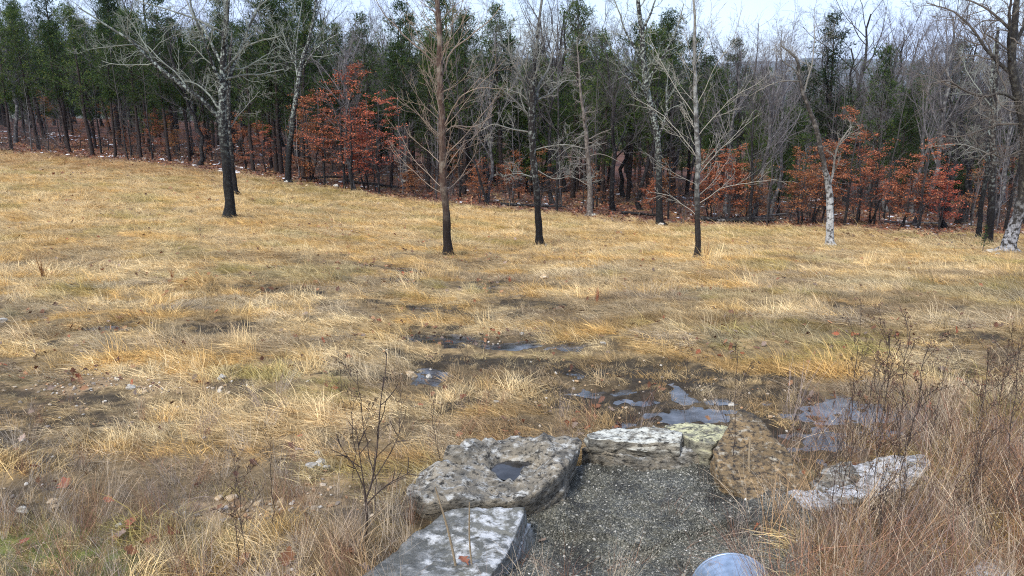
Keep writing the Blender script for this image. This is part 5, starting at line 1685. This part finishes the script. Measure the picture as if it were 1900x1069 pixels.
for (px, py, s, mt, lab) in [
    (578, 868, 22, 'stone_white', "pale stone at the left of the white pile in the grass left of the boulder"), (596, 862, 26, 'stone_white', "largest pale stone of the white pile left of the boulder"),
    (608, 872, 20, 'stone_white', "pale stone at the right of the white pile left of the boulder"), (590, 852, 16, 'stone_white', "topmost small stone of the white pile left of the boulder"),
    (408, 932, 18, 'stone_tan', "tan stone at the near left end of the stone row in the grass"), (430, 936, 22, 'stone_tan', "rounded orange stone second in the tan row"),
    (452, 950, 18, 'stone_tan', "orange stone in the middle of the tan row"), (478, 948, 20, 'stone_tan', "tan stone just right of the middle of the row"),
    (500, 950, 16, 'stone_tan', "small tan stone near the right end of the row"), (524, 942, 28, 'stone_tan', "biggest stone at the right end of the tan row"),
    (44, 956, 20, 'stone_white', "white stone among dead grass at the lower left edge"), (98, 936, 20, 'stone_tan', "tan stone beside the brown leaf at lower left"),
    (222, 984, 18, 'stone_white', "white stone next to the red brown oak leaf"), (104, 946, 16, 'stone_tan', "small yellow stone under the tan stone at lower left"),
    (2, 600, 22, 'stone_white', "white stone at the left edge in the middle of the field"), (1011, 517, 20, 'stone_tan', "cream stone alone in the leaves below the middle dark trunk"),
    (412, 707, 20, 'stone_white', "flat pale stone lying in the grass at mid left"), (244, 722, 18, 'stone_white', "white stone in the gravelly patch at left"), (270, 732, 16, 'stone_tan', "tan stone in the gravelly patch at left"),
    (764, 700, 26, 'stone_tan', "tan stone beside the small round pool"), (796, 706, 18, 'stone_white', "white stone at the lip of the small round pool"), (735, 700, 18, 'stone_tan', "small tan stone left of the small round pool"),
    (1050, 784, 22, 'stone_tan', "ochre stone in the grass behind the long pale slab"), (968, 622, 14, 'stone_white', "white stone at the end of the shallow channel"), (922, 752, 14, 'stone_white', "white stone on wet gravel above the boulder"),
    (1120, 640, 16, 'stone_white', "pale stone beside the upper right channel"), (1357, 756, 14, 'stone_white', "white stone by the pool edge right of centre"), (1390, 802, 18, 'stone_grey', "grey stone standing in the pool behind the yellow lichened rock"),
    (420, 405, 18, 'stone_white', "white stone at the lichen tree's foot"), (1010, 458, 14, 'stone_white', "white stone at the middle dark trunk's foot"), (1100, 402, 22, 'stone_white', "white stone at the tan trunk's foot"),
    (1228, 420, 20, 'stone_white', "white stone at the tall spotted trunk's foot"), (1545, 458, 14, 'stone_white', "white stone at the forked tree's foot"), (1838, 470, 24, 'stone_white', "biggest white stone of the pile at the leaning oak's foot"),
    (1850, 474, 16, 'stone_white', "low white stone of the pile at the leaning oak's foot"), (1826, 472, 14, 'stone_tan', "tan stone of the pile at the leaning oak's foot"), (1842, 466, 14, 'stone_white', "upper white stone of the pile at the leaning oak's foot"),
    (532, 339, 12, 'stone_white', "white stone at the forked dark trunk's foot"), (1595, 425, 10, 'stone_white', "round pale pinkish stone in leaf litter right of the forked tree"), (410, 320, 16, 'stone_white', "white flat stone in the shade left of the lichen tree"),
    (625, 348, 16, 'stone_white', "white stone at the wood's edge below the biggest rust oak"), (570, 346, 14, 'stone_tan', "tan flat stone at the wood's edge by the forked dark trunk"), (748, 340, 20, 'stone_white', "white stone in the shade left of the brown trunk"),
    (1108, 880, 20, 'stone_white', "white chip lying on top of the grey gravel"), (1022, 940, 18, 'stone_tan', "orange stone on the gravel beside the flat wet slab"), (1100, 985, 12, 'stone_tan', "ochre bit lying low on the grey gravel")]:
    stone(px, py, s * (.68 if py < 480 else .9), mt, lab, "stones lying about the field")
for i, (px, py, s, lab) in enumerate([(1150, 826, 11, "smallest orange pebble at the left on the ledge"), (1170, 827, 20, "large orange pebble in the middle on the ledge"), (1191, 829, 13, "orange pebble at the right on the ledge")]):
    p = ray_z(px, py + 4, -0.045)
    stone(px, py, s, 'stone_tan', lab, "orange pebbles on the ledge", at=p, flat=.8)

# ------------------------------------------------------------------ fallen oak leaves big enough to see
for (px, py, s, lab) in [(122, 912, 34, "bright rust oak leaf in the grass at the left edge"), (246, 985, 36, "red brown oak leaf curled between white stones at lower left"), (322, 1003, 34, "pale orange oak leaf right of the red brown one"),
                         (452, 1052, 40, "dark red oak leaf at the bottom below the stone row"), (535, 1052, 44, "large orange oak leaf at the bottom left of the slab"), (248, 1044, 26, "tan oak leaf at the bottom left"),
                         (1260, 985, 30, "red brown oak leaf on the gravel among weeds"), (860, 1048, 30, "red brown oak leaf lying on the flat wet slab"), (1525, 1035, 34, "brown oak leaf low in the reddish weeds"), (45, 1020, 26, "brown oak leaf in green moss at the far left")]:
    p = hit(px, py) if px != 860 else ray_z(860, 1046, .105)
    sz = s * np.linalg.norm(p - np.array([0, 0, CZ])) / FPX
    g = np.random.default_rng(px)
    tag(link("oak_leaf", leaf_mesh(px % 7, 'leaf_thing'), loc=p + np.array([0, 0, .05 if px != 860 else .02]), rot=(g.normal(0, .4) + .3, g.normal(0, .3), g.uniform(0, 6)), scale=sz * .95), lab, "leaf", "oak leaves lying in the foreground")

# ------------------------------------------------------------------ dead weeds standing in the foreground
def weed_form(h, seed, kind):
    g = np.random.default_rng(seed)
    tb = Tubes()
    n = 12
    P = np.c_[np.cumsum(g.normal(0, .011, n)), np.cumsum(g.normal(0, .011, n)), np.linspace(-.04, h, n)]
    R = np.linspace(.0042, .0016, n)
    tb.add(P, R, 5)
    D = norm(np.gradient(P, axis=0))
    k = {'bushy': 9, 'thin': 4, 'fork': 7}[kind]
    p, d, l, r = spawn(P[None], D[None], R[None], np.array([h]), k, .3, .98, .35, .8, .22, .45, .7, g, .35, rmin=.0018)
    P1, D1, R1 = grow(p, d, l, r, np.full(len(l), .0015), 7, .08, .06, g)
    tb.add(P1, R1, 4)
    p, d, l2, r = spawn(P1, D1, R1, l, 4, .3, 1, .4, .9, .25, .5, .8, g, .3, rmin=.0014)
    P2, D2, R2 = grow(p, d, l2, r, np.full(len(l2), .0012), 5, .1, .05, g)
    tb.add(P2, R2, 3)
    ends = np.vstack([P2[:, -1], P1[:, -1], P[-1:]])
    C = np.repeat(ends, 6, 0) + g.normal(0, .006, (len(ends) * 6, 3))
    return tb.mesh("stem", M['weed']), leaves_mesh("seed_heads", C, .011, g, M['seed'], flat=.1, aspect=.9)
WF = [weed_form(.9, 1, 'bushy'), weed_form(1.0, 2, 'thin'), weed_form(.8, 3, 'fork'), weed_form(.75, 4, 'bushy'), weed_form(1.1, 5, 'fork')]
WH = [.9, 1.0, .8, .75, 1.1]
def weed(px, py_base, py_top, v, label, group="dead weeds standing in the foreground", lean=0.0, Y=None):
    b = hit(px, py_base) if Y is None else spot(px, Y)
    h = ray(px, py_top, b[1])[2] - b[2]
    s = max(h, .1) / WH[v]
    g = np.random.default_rng(int(px * 3 + py_base))
    st, sh = WF[v]
    t = thing("dead_weed", label, "weed", b, (g.normal(0, .05), lean + g.normal(0, .05), g.uniform(0, 6)), s, group)
    link("stem", st, t)
    tag(link("seed_heads", sh, t), kind='stuff')
weed(820, 905, 720, 1, "thin dark weed stem just left of the boulder's far corner")
weed(700, 960, 690, 1, "tallest dark branching weed left of the boulder", lean=.05)
weed(655, 900, 690, 1, "grey weed left of the tallest branching weed")
weed(640, 770, 640, 1, "small weed stem far behind the tallest branching weed")
weed(745, 800, 700, 3, "short weed behind the boulder's left end")
weed(868, 760, 640, 1, "thin weed between the round pool and the boulder")
weed(905, 745, 650, 1, "faint weed stem above the boulder")
weed(505, 1000, 800, 1, "thin weed stem right of the stone row")
weed(455, 1060, 850, 4, "dark weed rising over the tan stone row")
weed(440, 1069, 900, 3, "bushy low weed at the bottom below the stone row")
weed(1365, 905, 660, 1, "single weed stem over the brown tilted rock")
weed(1268, 760, 640, 1, "thin stem beside the narrow pool")
R_ = random.Random(77)
_spots = {}
for i in range(58):
    px = R_.uniform(1500, 1930)
    py = R_.uniform(770, 1060)
    tall = R_.uniform(80, 210)
    z_ = "behind the white lichened rock" if py < 850 else "beside the white lichened rock" if py < 950 else "in front of the white lichened rock" if py < 1010 else "at the bottom below the white lichened rock"
    _spots.setdefault(z_, []).append((px, py, tall, R_.randrange(5)))
for z_, ws in _spots.items():
    for i, (px, py, tall, v) in enumerate(sorted(ws)):
        weed(px, py, py - tall, v, "dark dead weed %s, %s from the left" % (z_, (ORD + ["seventeenth", "eighteenth", "nineteenth", "twentieth", "twenty first", "twenty second", "twenty third", "twenty fourth", "twenty fifth", "twenty sixth", "twenty seventh", "twenty eighth", "twenty ninth", "thirtieth"])[min(i, 29)]))
for (px, pb, pt, v, lab) in [(1575, 830, 655, 0, "bushy seed headed weed before the big pool"), (1690, 830, 640, 3, "branching black weed right of the big pool"), (1725, 860, 660, 1, "straight black stem right of the branching black weed"),
                             (1815, 840, 650, 0, "forking black weed third from the right edge"), (1858, 900, 630, 4, "tallest black weed near the right edge"), (1885, 880, 690, 1, "black stem at the very right edge")]:
    weed(px, pb, pt, v, lab)

# a bare shrub with pale bark left of the boulder, and broken stalks before the slab
def stalk(name, label, cat, px0, py0, px1, py1, w, mat, drift=.0, branches=None, at_z=None):
    b = hit(px0, py0) if at_z is None else ray_z(px0, py0, at_z)
    sc = np.linalg.norm(b - np.array([0, 0, CZ])) / FPX
    e = ray(px1, py1, b[1] + drift)
    g = np.random.default_rng(int(px0 + py0))
    t = thing(name, label, cat, b)
    P, R = resample(np.array([[0, 0, -.03], (e - b) * .5 + g.normal(0, .01, 3), e - b]), np.array([w, w * .85, w * .6]) * sc / 2, 10)
    tb = Tubes(); tb.add(P, R, 6)
    link("stem", tb.mesh("stem", M[mat]), t)
    if branches:
        tb = Tubes()
        for br, bw in branches:
            q = [ray(px, py, b[1] + drift * .5) - b for px, py in br]
            P1, D1, R1, L1 = path_branch(q, np.linspace(bw, bw * .4, len(q)) * sc / 2, 12)
            tb.add(P1, R1, 5)
            twigs(tb, P1[None], D1[None], R1[None], np.array([L1]), [(5, .3, 1, .4, .9, .2, .4, .6, 5, 3, .08, .04, .3, 0)], g)
        link("twig", tb.mesh("twig", M[mat]), t)
stalk("dead_shrub", "leafless shrub with pale spotted stem and long side branch left of the boulder", "shrub", 679, 1000, 676, 905, 6.5, 'weed', 0,
      [([(677, 940), (700, 915), (725, 895), (745, 885), (765, 872)], 3), ([(677, 930), (690, 895), (700, 830), (705, 760), (712, 700)], 3.4), ([(677, 910), (660, 870), (640, 840), (625, 815)], 2.2), ([(688, 900), (730, 830), (752, 770)], 2.2), ([(676, 905), (668, 850), (660, 790)], 2.4)])
stalk("broken_stalk", "longer broken tan stalk leaning before the flat wet slab", "stalk", 850, 1069, 808, 905, 5, 'weed_pale', -.1)
stalk("broken_stalk", "straight brown stalk standing before the flat wet slab", "stalk", 878, 1069, 871, 932, 4, 'weed_pale', -.1)
stalk("broken_stalk", "bright tan stalk standing before the brown tilted rock", "stalk", 1392, 912, 1392, 812, 5, 'weed_pale', 0)
for (px, py, top, lab) in [(320, 520, 488, "orange grass stalk standing alone in the left field"), (80, 515, 460, "pale orange grass clump at the left edge of the field"), (1108, 560, 520, "orange grass stalk right of the cream stone"), (1310, 480, 440, "faint orange stalk right of the slim pale tree")]:
    b = hit(px, py)
    h = ray(px, top, b[1])[2] - b[2]
    me = blades(26, .05, .5, 1.0, .012, .02, 1.3, 1.55, .02, 0, px, 4, 'rustdull')
    tag(link("grass_clump", me, loc=b, scale=max(h, .2)), lab, "grass clump", "orange grass clumps in the field")

# small green pine seedling by the leaning oak
b = hit(1822, 470)
t = thing("cedar_seedling", "tiny green seedling left of the leaning oak's white foot", "seedling", b)
g = np.random.default_rng(78)
tb = Tubes()
tb.add(np.array([[0, 0, -.03], [.02, 0, .4], [0, .01, .8]]), np.array([.014, .011, .005]), 5)
link("stem", tb.mesh("stem", M['bark_forest']), t)
hh = g.uniform(.25, .95, 170)
C = np.c_[g.normal(0, .11, 170) * (1.2 - hh), g.normal(0, .11, 170) * (1.2 - hh), hh]
link("foliage", leaves_mesh("foliage", C, .075, g, M['cedar'], flat=.3, aspect=.3), t)

# ------------------------------------------------------------------ air: one closed box of thin haze round everything
def build_haze():
    x0, x1, y0, y1, z0, z1 = -6200, 6200, -30, 6200, -60, 190
    V = [(x, y, z) for z in (z0, z1) for y in (y0, y1) for x in (x0, x1)]
    Q = [(0, 2, 3, 1), (4, 5, 7, 6), (0, 1, 5, 4), (2, 6, 7, 3), (0, 4, 6, 2), (1, 3, 7, 5)]
    m = bpy.data.materials.new("haze_air")
    m.use_nodes = True
    ns, ls = m.node_tree.nodes, m.node_tree.links
    ns.remove(ns["Principled BSDF"])
    v = ns.new("ShaderNodeVolumePrincipled")
    v.inputs['Color'].default_value = (.62, .78, 1.0, 1)
    v.inputs['Density'].default_value = 0.00006
    ls.new(v.outputs[0], ns["Material Output"].inputs['Volume'])
    tag(link("haze", mk_mesh("haze", V, quads=Q, mats=[m], smooth=False)), kind='stuff')
HAZE = True
if HAZE:
    build_haze()
